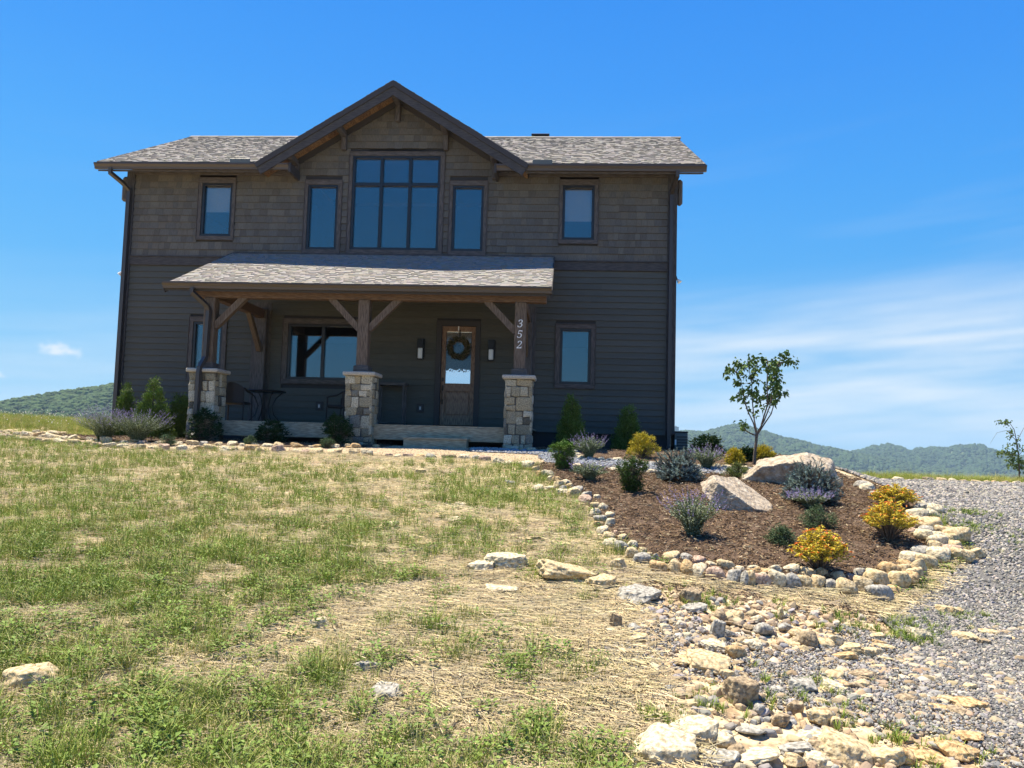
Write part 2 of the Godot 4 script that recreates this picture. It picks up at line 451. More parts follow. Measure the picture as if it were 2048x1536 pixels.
func random_planes(count: int, flat: float, number: int) -> Array:
	var r := RandomNumberGenerator.new()
	r.seed = number
	var out := [[Vector3(r.randfn() * 0.15, 1, r.randfn() * 0.15).normalized(), flat * r.randf_range(0.85, 1.1)], [Vector3.DOWN, flat]]
	var start := r.randf() * TAU
	for k in 5:  # flanks at uneven angles
		var a := start + TAU * (k + r.randf_range(-0.3, 0.3)) / 5
		out.append([Vector3(cos(a), r.randf_range(-0.35, 0.45), sin(a)).normalized(), r.randf_range(0.72, 1.05)])
	for k in count:
		var d := Vector3(r.randfn(), r.randfn() * 0.8 + 0.2, r.randfn()).normalized()
		out.append([d, r.randf_range(0.78, 1.05) * sqrt(d.x * d.x + d.z * d.z + flat * flat * d.y * d.y)])
	return out


func sheet(poly: PackedVector2Array, cell: float, lift: float, rough := 0.0) -> ArrayMesh:  # ground of another kind laid over the terrain
	var lo := poly[0]
	var hi := poly[0]
	for p in poly:
		lo = lo.min(p)
		hi = hi.max(p)
	var nx := int(ceil((hi.x - lo.x) / cell)) + 1
	var nz := int(ceil((hi.y - lo.y) / cell)) + 1
	var at := {}
	var v := []
	var t := []
	var index := func(i: int, j: int) -> int:
		var key := i * 10000 + j
		if not at.has(key):
			at[key] = v.size()
			var p := lo + Vector2(i, j) * cell
			v.append(Vector3(p.x, height(p.x, p.y) + lift + rough * patches.get_noise_2d(p.x * 9.0, p.y * 9.0), p.y))
		return at[key]
	for i in nx:
		for j in nz:
			if inside(lo + Vector2(i + 0.5, j + 0.5) * cell, poly):
				var a: int = index.call(i, j)
				var b: int = index.call(i + 1, j)
				var c: int = index.call(i + 1, j + 1)
				var d: int = index.call(i, j + 1)
				t.append_array([a, d, c, a, c, b])
	return skin(PackedVector3Array(v), t)


func faceted(m: ArrayMesh) -> ArrayMesh:  # the same body with flat faces
	var a := m.surface_get_arrays(0)
	var v: PackedVector3Array = a[Mesh.ARRAY_VERTEX]
	var t: PackedInt32Array = a[Mesh.ARRAY_INDEX]
	var s := Shape.new()
	for k in range(0, t.size(), 3):
		s.tri(v[t[k]], v[t[k + 2]], v[t[k + 1]])
	return s.done()


func _ready() -> void:
	# camera
	var cam := Camera3D.new()
	cam.name = "camera"
	cam.transform = Transform3D(Basis(Vector3(0.997722, 0.02703057, -0.06180735), Vector3(-0.02239361, 0.99696789, 0.07452212), Vector3(0.06363432, -0.07296827, 0.99530212)), Vector3(4.43127, -0.347365, 19.0))
	cam.fov = 53.0705
	cam.near = 0.1
	cam.far = 9000.0
	cam.current = true
	add_child(cam)
	# sky, haze and exposure
	var env := Environment.new()
	env.background_mode = Environment.BG_SKY
	env.sky = Sky.new()
	var pano := PanoramaSkyMaterial.new()
	pano.panorama = ImageTexture.create_from_image(sky_image())
	pano.energy_multiplier = 0.455
	env.sky.sky_material = pano
	env.tonemap_mode = Environment.TONE_MAPPER_LINEAR
	env.tonemap_exposure = 2.2
	env.sdfgi_enabled = true
	env.ssao_enabled = true
	env.ssil_enabled = true
	env.fog_enabled = true
	env.fog_density = 0.00015
	env.fog_light_color = Color(0.78, 0.90, 1.0)
	var around := WorldEnvironment.new()
	around.name = "world_environment"
	around.environment = env
	add_child(around)
	# a high sun, behind the house and a little to its west
	var sun := DirectionalLight3D.new()
	sun.name = "sun"
	sun.light_color = Color(1.0, 0.95, 0.86)
	sun.light_energy = 1.6
	sun.light_angular_distance = 0.5
	sun.shadow_enabled = true
	add_child(sun)
	sun.look_at_from_position(Vector3.ZERO, -Vector3(-0.35, 1.0, -0.187), Vector3.RIGHT)

	rng.seed = 7
	bumps.seed = 3
	bumps.frequency = 0.35
	patches.seed = 11
	patches.frequency = 0.45
	patches.fractal_octaves = 3
	make_materials()
	print("terrain")
	make_terrain()
	make_mountains()
	print("house")
	make_house()
	make_porch()
	print("furnishings")
	make_furnishings()
	print("stones")
	make_stones()
	print("plants")
	make_plants()
	print("ground cover")
	make_ground_cover()
	print("done")


func sky_image() -> Image:
	var w := 3072
	var h := 1536
	var data := PackedFloat32Array()
	data.resize(w * h * 3)
	var streak := FastNoiseLite.new()
	streak.seed = 21
	streak.frequency = 1.0
	streak.fractal_octaves = 5
	var broad := FastNoiseLite.new()
	broad.seed = 5
	broad.frequency = 0.6
	broad.fractal_octaves = 2
	var rows := [[-90, Color8(176, 206, 232)], [0, Color8(190, 224, 250)], [3, Color8(168, 218, 255)], [7, Color8(134, 203, 255)], [12, Color8(108, 188, 255)], [18, Color8(88, 174, 255)], [25, Color8(72, 158, 252)], [33, Color8(58, 144, 246)], [50, Color8(36, 110, 220)], [90, Color8(26, 90, 196)]]
	var white := Color8(236, 246, 255).srgb_to_linear()
	var to_sun := Vector3(-0.35, 1.0, -0.187).normalized()
	for j in h:
		var up := 90.0 - (j + 0.5) * 180.0 / h
		var base: Color = rows[0][1]
		for k in range(1, rows.size()):
			if up >= rows[k - 1][0] and up < rows[k][0]:
				base = rows[k - 1][1].lerp(rows[k][1], (up - rows[k - 1][0]) / (rows[k][0] - rows[k - 1][0]))
		base = base.srgb_to_linear()
		var flat := cos(deg_to_rad(up))
		var rise := sin(deg_to_rad(up))
		var misty := up > -0.5 and up < 26.0
		var at := j * w * 3
		for i in w:
			var az := wrapf((i + 0.5) / w * TAU, -PI, PI)  # 0 straight behind the house
			var near := to_sun.x * sin(az) * flat - to_sun.z * cos(az) * flat + to_sun.y * rise
			near = clampf(near, 0.0, 1.0)
			var c := base
			if up > 0.0:
				c = Color(base.r * lerpf(0.58, 1.28, near), base.g * lerpf(0.80, 1.17, near), base.b * lerpf(0.90, 1.03, near))
			if misty:
				# long streaks of high cloud, thickest low down; they rise to the east
				var x := az * 57.3 * 0.030
				var y := (up - az * 5.0) * 0.24
				var where := Vector3(cos(az), sin(az), 0.0) * 0.9
				var bank := clampf(0.02 + 0.7 * broad.get_noise_3d(where.x + 3.1, where.y + 0.4, up * 0.012) + 1.15 * cos(az - 0.9), 0.0, 1.0)
				var s := streak.get_noise_2d(x + 0.4 * y, y) + 0.45 * streak.get_noise_2d(x * 3.0 + 40.0, y * 4.0)
				var low := smoothstep(12.5, 5.5, up - az * 2.0) * smoothstep(-0.5, 1.5, up)
				var a := clampf(low * bank * (0.66 + 0.75 * s) + 0.10 * low * bank, 0.0, 0.92)
				a += 0.22 * smoothstep(26.0, 10.0, up) * smoothstep(8.0, 12.0, up) * bank * maxf(streak.get_noise_2d(x * 0.8 + 9.0, y * 1.4 + 7.0), 0.0)
				# a few small puffs of fair-weather cloud
				for puff in [[-34.3, 5.0, 1.5, 0.5], [-37.6, 3.2, 0.5, 0.22], [62.0, 6.0, 2.0, 0.7], [110.0, 4.5, 1.6, 0.5], [-95.0, 5.5, 2.2, 0.7], [-150.0, 4.0, 1.4, 0.5], [163.0, 6.5, 1.8, 0.6]]:
					var du: float = (az * 57.2958 - puff[0]) / puff[2]
					var dv: float = (up - puff[1] + du * 0.28 * puff[3]) / puff[3]
					if absf(du) < 1.6 and absf(dv) < 1.8:
						a = maxf(a, clampf(1.15 - sqrt(du * du + dv * dv) + 0.7 * streak.get_noise_2d(az * 57.3 * 1.3, up * 2.6), 0.0, 1.0) * 0.9)
				c = c.lerp(white, clampf(a, 0.0, 0.95))
			data[at] = c.r
			data[at + 1] = c.g
			data[at + 2] = c.b
			at += 3
	return Image.create_from_data(w, h, false, Image.FORMAT_RGBF, data.to_byte_array())


func make_materials() -> void:
	var k := func(r: float, g: float, b: float) -> Color: return Color(r, g, b)
	grained("soil", [k.call(0.27, 0.19, 0.11), k.call(0.42, 0.325, 0.19), k.call(0.53, 0.43, 0.265), k.call(0.60, 0.50, 0.32)], 0.02, Vector3(0.55, 0.55, 0.55), 1, 0.95, 1.5)
	grained("path_sand", [k.call(0.310, 0.224, 0.129), k.call(0.447, 0.344, 0.215), k.call(0.533, 0.439, 0.292)], 0.05, Vector3(1.5, 1.5, 1.5), 2, 0.95, 0.8)
	grained("gravel_bed", [k.call(0.089, 0.086, 0.080), k.call(0.143, 0.139, 0.129), k.call(0.203, 0.196, 0.181)], 0.05, Vector3(1.6, 1.6, 1.6), 3, 0.9, 1.0)
	grained("mulch_bed", [k.call(0.053, 0.032, 0.019), k.call(0.113, 0.070, 0.041), k.call(0.196, 0.130, 0.074)], 0.05, Vector3(1.5, 1.5, 1.5), 4, 0.95, 1.5)
	grained("meadow", [k.call(0.06, 0.09, 0.025), k.call(0.10, 0.14, 0.04), k.call(0.17, 0.18, 0.07)], 0.02, Vector3(0.2, 0.2, 0.2), 5, 0.95)
	grained("hillside", [k.call(0.045, 0.075, 0.022), k.call(0.07, 0.10, 0.032), k.call(0.10, 0.13, 0.045)], 0.03, Vector3(0.01, 0.01, 0.01), 6, 1.0)
	# stones
	var tones := {
		"tan_stone": [[0.266, 0.194, 0.096], [0.504, 0.395, 0.222], [0.588, 0.496, 0.312]],
		"pale_stone": [[0.290, 0.236, 0.146], [0.546, 0.470, 0.312], [0.638, 0.580, 0.413]],
		"brown_stone": [[0.157, 0.115, 0.068], [0.319, 0.244, 0.148], [0.420, 0.336, 0.211]],
		"grey_stone": [[0.145, 0.139, 0.118], [0.319, 0.302, 0.257], [0.454, 0.437, 0.374]],
		"ochre_stone": [[0.242, 0.151, 0.062], [0.470, 0.319, 0.148], [0.554, 0.420, 0.234]],
		"pink_stone": [[0.230, 0.151, 0.107], [0.437, 0.311, 0.226], [0.521, 0.412, 0.312]],
	}
	var number := 10
	for t in tones:
		grained(t, tones[t].map(func(c): return Color(c[0], c[1], c[2])), 0.022, Vector3(2.3, 2.3, 2.3), number, 0.9, 0.5)
		number += 1
	grained("boulder_stone", [k.call(0.20, 0.155, 0.105), k.call(0.36, 0.29, 0.205), k.call(0.47, 0.395, 0.285), k.call(0.30, 0.25, 0.19), k.call(0.52, 0.455, 0.35)], 0.014, Vector3(1.1, 1.1, 1.1), 30, 0.92, 2.0)
	# the pier's stones
	var wall_tones := [[0.33, 0.285, 0.19], [0.44, 0.39, 0.275], [0.25, 0.215, 0.14], [0.39, 0.32, 0.20], [0.20, 0.188, 0.15], [0.52, 0.47, 0.35], [0.12, 0.105, 0.075]]
	for j in wall_tones.size():
		var c := Color(wall_tones[j][0], wall_tones[j][1], wall_tones[j][2])
		grained("pier_stone_%d" % j, [c * 0.62, c * 0.95, c * 1.2], 0.02, Vector3(2.6, 2.6, 2.6), 40 + j, 0.9, 0.5)
	plain("mortar", Color(0.10, 0.09, 0.08), 0.95)
	grained("cap_stone", [k.call(0.34, 0.30, 0.24), k.call(0.44, 0.40, 0.33), k.call(0.50, 0.46, 0.39)], 0.03, Vector3(2, 2, 2), 48, 0.9, 0.3)
	# the house
	for j in 4:
		var c: Color = [Color(0.075, 0.073, 0.058), Color(0.079, 0.077, 0.061), Color(0.070, 0.069, 0.055), Color(0.083, 0.080, 0.063)][j]
		grained("siding_%d" % j, [c * 0.88, c, c * 1.1], 0.02, Vector3(0.25, 5.0, 5.0), 60 + j, 0.75)
	for j in 7:
		var c: Color = [Color(0.118, 0.106, 0.086), Color(0.106, 0.096, 0.080), Color(0.130, 0.117, 0.095), Color(0.092, 0.082, 0.069), Color(0.112, 0.105, 0.091), Color(0.122, 0.106, 0.084), Color(0.100, 0.094, 0.083)][j]
		grained("shingle_%d" % j, [c * 0.78, c, c * 1.15], 0.02, Vector3(6.0, 0.6, 6.0), 70 + j, 0.85)
	grained("trim_across", [k.call(0.049, 0.041, 0.037), k.call(0.087, 0.074, 0.067), k.call(0.119, 0.103, 0.092)], 0.02, Vector3(0.35, 5.0, 5.0), 80, 0.75)
	grained("trim_upright", [k.call(0.049, 0.041, 0.037), k.call(0.087, 0.074, 0.067), k.call(0.119, 0.103, 0.092)], 0.02, Vector3(5.0, 0.35, 5.0), 81, 0.75)
	grained("beam_across", [k.call(0.065, 0.034, 0.019), k.call(0.114, 0.065, 0.038), k.call(0.160, 0.100, 0.062)], 0.02, Vector3(0.4, 5.0, 5.0), 82, 0.7)
	grained("beam_upright", [k.call(0.065, 0.041, 0.026), k.call(0.114, 0.078, 0.053), k.call(0.164, 0.121, 0.086)], 0.02, Vector3(5.0, 0.4, 5.0), 83, 0.7)
	grained("deck_board", [k.call(0.263, 0.210, 0.135), k.call(0.371, 0.300, 0.192), k.call(0.463, 0.383, 0.257)], 0.02, Vector3(0.4, 4.0, 4.0), 84, 0.85)
	grained("soffit_board", [k.call(0.162, 0.082, 0.033), k.call(0.258, 0.143, 0.061), k.call(0.339, 0.204, 0.094)], 0.02, Vector3(4.0, 4.0, 0.6), 85, 0.7)
	grained("soffit_board_dark", [k.call(0.113, 0.056, 0.024), k.call(0.194, 0.104, 0.047), k.call(0.266, 0.156, 0.075)], 0.02, Vector3(4.0, 4.0, 0.6), 86, 0.7)
	grained("door_wood", [k.call(0.128, 0.068, 0.038), k.call(0.225, 0.128, 0.075), k.call(0.300, 0.188, 0.120)], 0.02, Vector3(5.0, 0.5, 5.0), 87, 0.55)
	plain("gutter_brown", Color(0.070, 0.052, 0.040), 0.45, 0.0)
	plain("spout_dark", Color(0.040, 0.034, 0.032), 0.45)
	plain("fascia_dark", Color(0.042, 0.037, 0.036), 0.75)
	grained("dark_across", [k.call(0.030, 0.027, 0.027), k.call(0.052, 0.046, 0.045), k.call(0.075, 0.067, 0.063)], 0.02, Vector3(0.35, 5.0, 5.0), 88, 0.75)
	grained("dark_upright", [k.call(0.030, 0.027, 0.027), k.call(0.052, 0.046, 0.045), k.call(0.075, 0.067, 0.063)], 0.02, Vector3(5.0, 0.35, 5.0), 89, 0.75)
	plain("guard_green", Color(0.10, 0.11, 0.10), 0.5)
	plain("frame_black", Color(0.012, 0.013, 0.016), 0.4)
	plain("foundation_dark", Color(0.035, 0.034, 0.036), 0.9)
	plain("plaster", Color(0.14, 0.13, 0.12), 0.9)
	plain("floor_wood", Color(0.07, 0.045, 0.03), 0.7)
	plain("blind_cloth", Color(0.24, 0.25, 0.24), 0.8)
	plain("black_metal", Color(0.012, 0.012, 0.013), 0.4, 0.3)
	plain("bronze", Color(0.05, 0.035, 0.025), 0.35, 0.7)
	plain("wicker", Color(0.018, 0.014, 0.012), 0.7)
	plain("white_enamel", Color(0.78, 0.78, 0.76), 0.4)
	plain("socket_grey", Color(0.10, 0.10, 0.10), 0.6)
	plain("frosted", Color(0.72, 0.74, 0.74), 0.35)
	plain("steel", Color(0.55, 0.55, 0.56), 0.3, 1.0)
	tinted("roof_shingle", 0.95)
	var glass := plain("glass", Color(0.01, 0.012, 0.015), 0.0)
	glass.transparency = BaseMaterial3D.TRANSPARENCY_ALPHA
	glass.albedo_color.a = 0.04
	glass.metallic_specular = 0.9
	var rain := plain("rain_glass", Color(0.92, 0.97, 1.0), 0.02)
	rain.refraction_enabled = true
	rain.refraction_scale = 0.05
	rain.transparency = BaseMaterial3D.TRANSPARENCY_ALPHA
	rain.albedo_color.a = 0.04
	# leaves, blades and chips
	tinted("blades", 0.75, Color(0.35, 0.4, 0.15))
	tinted("straw", 0.8)
	tinted("chips", 0.9)
	tinted("leaves", 0.6, Color(0.35, 0.4, 0.12))
	tinted("gold_leaves", 0.6, Color(0.5, 0.42, 0.1))
	tinted("needles", 0.7, Color(0.12, 0.16, 0.08))
	tinted("flowers", 0.8, Color(0.25, 0.2, 0.35))
	tinted("canopy", 0.95)
	grained("bark", [k.call(0.07, 0.05, 0.035), k.call(0.14, 0.105, 0.075), k.call(0.20, 0.16, 0.12)], 0.03, Vector3(6, 2, 6), 95, 0.9, 0.3)
	plain("stem_green", Color(0.07, 0.10, 0.03), 0.8)


const BED := [[4.0, 6.2], [4.3, 7.0], [4.7, 8.7], [4.9, 10.1], [5.0, 11.0], [5.2, 11.45], [5.45, 11.85], [5.85, 12.05], [6.3, 12.1], [6.6, 12.0], [7.0, 11.98], [7.4, 11.65], [7.85, 11.2], [8.2, 10.85], [8.65, 10.4], [8.8, 9.75], [8.95, 9.0], [9.25, 8.2], [9.5, 7.0], [9.3, 6.2], [9.0, 5.4], [8.7, 4.9], [7.7, 5.6], [7.7, 6.45], [5.9, 6.45], [4.5, 5.75], [4.2, 5.7]]
const HOUSE_BED := [[-7.3, -0.3], [-7.3, 2.9], [-6.2, 3.7], [-5.2, 4.15], [-3.5, 4.3], [-1.0, 4.25], [0.3, 4.0], [0.9, 3.6], [1.0, 2.9], [-3.5, 2.9], [-3.5, -0.3]]
const SIDE_BED := [[3.9, -0.3], [3.9, 3.4], [4.6, 3.6], [4.8, 4.75], [6.2, 5.2], [7.8, 5.55], [8.8, 4.8], [9.4, 4.0], [9.4, 1.0], [8.5, -1.0], [7.2, -1.5], [7.2, -0.3]]
const SAND_PATH := [[-9.6, -2.0], [-9.0, 1.2], [-7.4, 3.5], [-5.6, 4.55], [-3.5, 5.15], [-1.0, 5.05], [1.0, 5.15], [3.0, 5.35], [3.9, 6.0], [4.25, 5.6], [4.0, 4.4], [2.7, 4.1], [2.6, 3.0], [1.0, 3.0], [0.9, 3.6], [0.3, 4.0], [-1.0, 4.25], [-3.5, 4.3], [-5.2, 4.15], [-6.2, 3.7], [-7.3, 2.9], [-8.0, 1.0], [-8.6, -2.0]]
const STONE_PATH := [[2.6, 3.0], [2.7, 4.1], [4.0, 4.4], [4.25, 5.6], [4.5, 5.75], [5.9, 6.45], [7.7, 6.45], [7.7, 5.6], [6.2, 5.2], [4.8, 4.75], [4.6, 3.6], [3.9, 3.4], [3.9, 3.0]]
const GRAVEL := [[9.3, 8.3], [9.05, 9.1], [8.95, 9.8], [8.8, 10.5], [8.4, 11.0], [8.0, 11.5], [7.5, 12.05], [7.1, 12.6], [6.85, 13.4], [6.8, 14.5], [6.9, 16.5], [24.0, 16.5], [24.0, -0.6], [18.0, -0.7], [14.0, -0.4], [10.5, 0.2], [9.6, 2.0], [9.6, 7.0]]

var bed: PackedVector2Array
var house_bed: PackedVector2Array
var side_bed: PackedVector2Array
var sand_path: PackedVector2Array
var stone_path: PackedVector2Array
var gravel: PackedVector2Array


func polygon(rows: Array) -> PackedVector2Array:
	return PackedVector2Array(rows.map(func(p): return Vector2(p[0], p[1])))


func make_terrain() -> void:
	bed = polygon(BED)
	house_bed = polygon(HOUSE_BED)
	side_bed = polygon(SIDE_BED)
	sand_path = polygon(SAND_PATH)
	stone_path = polygon(STONE_PATH)
	gravel = polygon(GRAVEL)
	var xs := []
	var zs := []
	var steps := func(out: Array, from: float, to: float, step: float) -> void:
		var a := from
		while a < to - 0.001:
			out.append(a)
			a += step
	steps.call(xs, -90.0, -13.0, 3.5)
	steps.call(xs, -13.0, 18.0, 0.2)
	steps.call(xs, 18.0, 90.0, 3.0)
	steps.call(zs, -90.0, -16.0, 3.7)
	steps.call(zs, -16.0, 0.0, 0.5)
	steps.call(zs, 0.0, 19.0, 0.2)
	steps.call(zs, 19.0, 60.0, 2.5)
	var v := PackedVector3Array()
	var t := []
	for x in xs:
		for z in zs:
			v.append(Vector3(x, height(x, z), z))
	var m := zs.size()
	for i in xs.size() - 1:
		for j in m - 1:
			var a := i * m + j
			t.append_array([a, a + 1, a + m + 1, a, a + m + 1, a + m])
	setting("ground", skin(v, t), mats.soil, "sloping ground of bare tan soil under grass and straw", "ground")
	setting("mulch_bed_ground", sheet(bed, 0.12, 0.035, 0.05), mats.mulch_bed, "dark brown mulch ground of the stone-edged garden bed", "ground")
	setting("porch_bed_ground", sheet(house_bed, 0.12, 0.03, 0.03), mats.mulch_bed, "mulch ground of the planting strip along porch", "ground")
	setting("corner_bed_ground", sheet(side_bed, 0.12, 0.03, 0.03), mats.mulch_bed, "mulch ground of the planting strip by house corner", "ground")
	setting("sand_path", sheet(sand_path, 0.12, 0.015, 0.0), mats.path_sand, "tan fine gravel walk in front of the porch", "path")
	setting("stone_path", sheet(stone_path, 0.12, 0.022, 0.0), mats.gravel_bed, "narrow grey gravel walk behind the mulch bed", "path")
	setting("gravel_drive", sheet(gravel, 0.2, 0.02, 0.0), mats.gravel_bed, "grey gravel driveway curving past the mulch bed", "driveway")


func ridge(called: String, label: String, skyline: Array, far: float, reach: float, fall: float, number: int, crowns: int, size: float, tint: Color, bare := []) -> void:
	var f := FastNoiseLite.new()
	f.seed = number
	f.frequency = 1.0
	f.fractal_octaves = 4
	var eye := Vector3(4.4, -0.35, 19.0)
	var spot := func(az: float, s: float) -> Vector3:  # s: 0 at the crest, 1 at the foot of the slope, -0.3 behind the crest
		var r := far - s * reach + 60.0 * f.get_noise_2d(az * 9.0, 4.0) * absf(s)
		var y := far * table(skyline, az)
		y -= fall * (pow(absf(s), 1.15) if s > 0.0 else 2.0 * s * s + 0.6 * absf(s))
		y += fall * 0.22 * f.get_noise_2d(az * far * 0.006, s * 1.1) * smoothstep(0.0, 0.35, absf(s))
		y += fall * 0.05 * f.get_noise_2d(az * far * 0.03, s * 6.0) * smoothstep(0.0, 0.15, absf(s))
		return eye + Vector3(sin(az) * r, y, -cos(az) * r)
	var a0: float = skyline[0][0]
	var a1: float = skyline[-1][0]
	var cols := 150
	var rows := 46
	var v := PackedVector3Array()
	var t := []
	for i in cols + 1:
		for j in rows + 1:
			v.append(spot.call(lerpf(a0, a1, float(i) / cols), lerpf(-0.35, 1.0, float(j) / rows)))
	var m := rows + 1
	for i in cols:
		for j in rows:
			var a := i * m + j
			t.append_array([a, a + 1, a + m + 1, a, a + m + 1, a + m])
	setting(called, skin(v, t), mats.hillside, label, "mountain")
	var places := []
	var colors := []
	for k in crowns:
		var az := rng.randf_range(a0, a1)
		var s := rng.randf_range(-0.06, 0.95)
		var open := false
		for b in bare:
			open = open or Vector2((az - b[0]) / b[2], (s - b[1]) / b[3]).length() < 1.0 + 0.4 * f.get_noise_2d(az * 300.0, s * 30.0)
		if open:
			continue
		var p: Vector3 = spot.call(az, s)
		var d := size * rng.randf_range(0.6, 1.35)
		places.append(turned(p + Vector3(0, d * 0.25, 0), rng.randf() * TAU, Vector3(d, d * rng.randf_range(0.75, 1.15), d)))
		colors.append(shade(tint, 0.35))
	scatter("forest", crown_shape(number), mats.canopy, places, colors, {"near_ridge": "green wood covering the near ridge behind the meadow", "high_ridge": "hazy wood covering the high ridge behind the boulder", "far_ridge": "bluish wood covering the low far ridge beyond drive"}[called], "forest")


func crown_shape(number: int) -> ArrayMesh:
	var f := FastNoiseLite.new()
	f.seed = number
	f.frequency = 1.6
	var b := ball(2)
	var v := PackedVector3Array()
	for d in b[0]:
		v.append(d * 0.5 * (1.0 + 0.55 * f.get_noise_3dv(d * 1.3)))
	return skin(v, b[1])


func make_mountains() -> void:
	ridge("near_ridge", "wooded green ridge rising behind the flowering meadow", [[-1.0, -0.03], [-0.88, -0.03], [-0.7522, -0.0169], [-0.7013, 0.0039], [-0.6503, 0.0234], [-0.6305, 0.029], [-0.6036, 0.0354], [-0.5757, 0.0419], [-0.5583, 0.0446], [-0.5423, 0.0501], [-0.5151, 0.0575], [-0.4828, 0.0558], [-0.4376, 0.0388], [-0.36, 0.01], [-0.3, -0.02]], 850.0, 420.0, 120.0, 101, 46000, 4.6, Color(0.047, 0.080, 0.027))
	ridge("high_ridge", "wooded mountain ridge with a rounded peak behind boulder", [[-0.2, -0.01], [0.0835, 0.0094], [0.1276, 0.0137], [0.1593, 0.0158], [0.1826, 0.0151], [0.2056, 0.0225], [0.2225, 0.0253], [0.2308, 0.0255], [0.2492, 0.0191], [0.2731, 0.0111], [0.2972, 0.0074], [0.3147, 0.0019], [0.3297, -0.0007], [0.35, -0.0048], [0.3831, -0.0102], [0.4294, -0.0182], [0.4829, -0.0243], [0.6, -0.03]], 1900.0, 1000.0, 190.0, 102, 40000, 7.5, Color(0.039, 0.067, 0.025))
	ridge("far_ridge", "low double-topped wooded ridge beyond the gravel drive", [[0.2, -0.032], [0.2726, -0.0243], [0.318, -0.0136], [0.35, -0.0048], [0.3619, -0.0021], [0.3785, 0.0037], [0.3911, 0.0058], [0.4041, 0.0032], [0.4164, -0.001], [0.4235, 0.0021], [0.4371, 0.003], [0.4544, 0.0035], [0.4613, 0.006], [0.4843, 0.0072], [0.4886, 0.0062], [0.4894, 0.0018], [0.4918, 0.0041], [0.5066, -0.0015], [0.5238, -0.0036], [0.5597, -0.006], [0.6094, 0.007], [0.75, 0.01], [0.95, -0.01]], 2300.0, 1100.0, 200.0, 103, 40000, 8.0, Color(0.037, 0.066, 0.027), [[0.385, 0.42, 0.018, 0.035], [0.43, 0.25, 0.01, 0.02]])
	# a block of flats on the shoulder of the high ridge
	var t := thing("tower_block", "tiny pale tower block standing on the mountain ridge", "building", Vector3(4.4 + sin(0.147) * 1880.0, 27.0, 19.0 - cos(0.147) * 1880.0))
	var s := Shape.new()
	s.bevel(Vector3(-6.5, -14, -6), Vector3(6.5, 14, 6), 0.2)
	piece("wall", s.done(), mats.cap_stone, t)
	s = Shape.new()
	s.bevel(Vector3(-7, 14, -6.5), Vector3(7, 15, 6.5), 0.2)
	piece("roof", s.done(), mats.fascia_dark, t)
	s = Shape.new()
	s.bevel(Vector3(-2.5, 15, -2), Vector3(2, 17.5, 2.5), 0.2)
	piece("lift_house", s.done(), mats.cap_stone, t)


const MID := 0.115
# openings of the front wall: outer trim x0, x1, y0, y1
const OPENINGS := {
	"upper_west": [-5.05, -4.075, 4.60, 6.22], "upper_east": [4.29, 5.265, 4.60, 6.22], "narrow_west": [-2.242, -1.28, 4.27, 6.18], "narrow_east": [1.502, 2.465, 4.27, 6.18],
	"great": [-1.106, 1.35, 4.27, 6.925], "lower_east": [4.275, 5.25, 0.975, 2.56], "lower_west": [-5.09, -4.11, 0.96, 2.58], "porch": [-2.64, -0.49, 0.94, 2.58], "door": [1.29, 2.40, -0.13, 2.60]}


func spans(x0: float, x1: float, y0: float, y1: float, margin := 0.0) -> Array:  # what the openings leave of a level strip of wall
	var out := [[x0, x1]]
	for o in OPENINGS.values():
		if o[2] + margin < y1 and o[3] - margin > y0:
			var next := []
			for s in out:
				if o[0] >= s[1] or o[1] <= s[0]:
					next.append(s)
				else:
					if o[0] - s[0] > 0.01:
						next.append([s[0], o[0]])
					if s[1] - o[1] > 0.01:
						next.append([o[1], s[1]])
			out = next
	return out


func gable_half(y: float) -> float:  # half width of the gable wall at a height
	return (8.28 - y) / 0.617


func slab(called: String, lo: Vector3, hi: Vector3, m: Material, parent: Node, r := 0.006) -> MeshInstance3D:
	var s := Shape.new()
	s.bevel(lo, hi, r)
	return piece(called, s.done(), m, parent)


func make_house() -> void:
	house = thing("house", "two-storey taupe shingled house with a front gable and stone-piered porch", "house")
	make_walls()
	make_siding()
	make_roofs()
	make_windows()
	make_door()


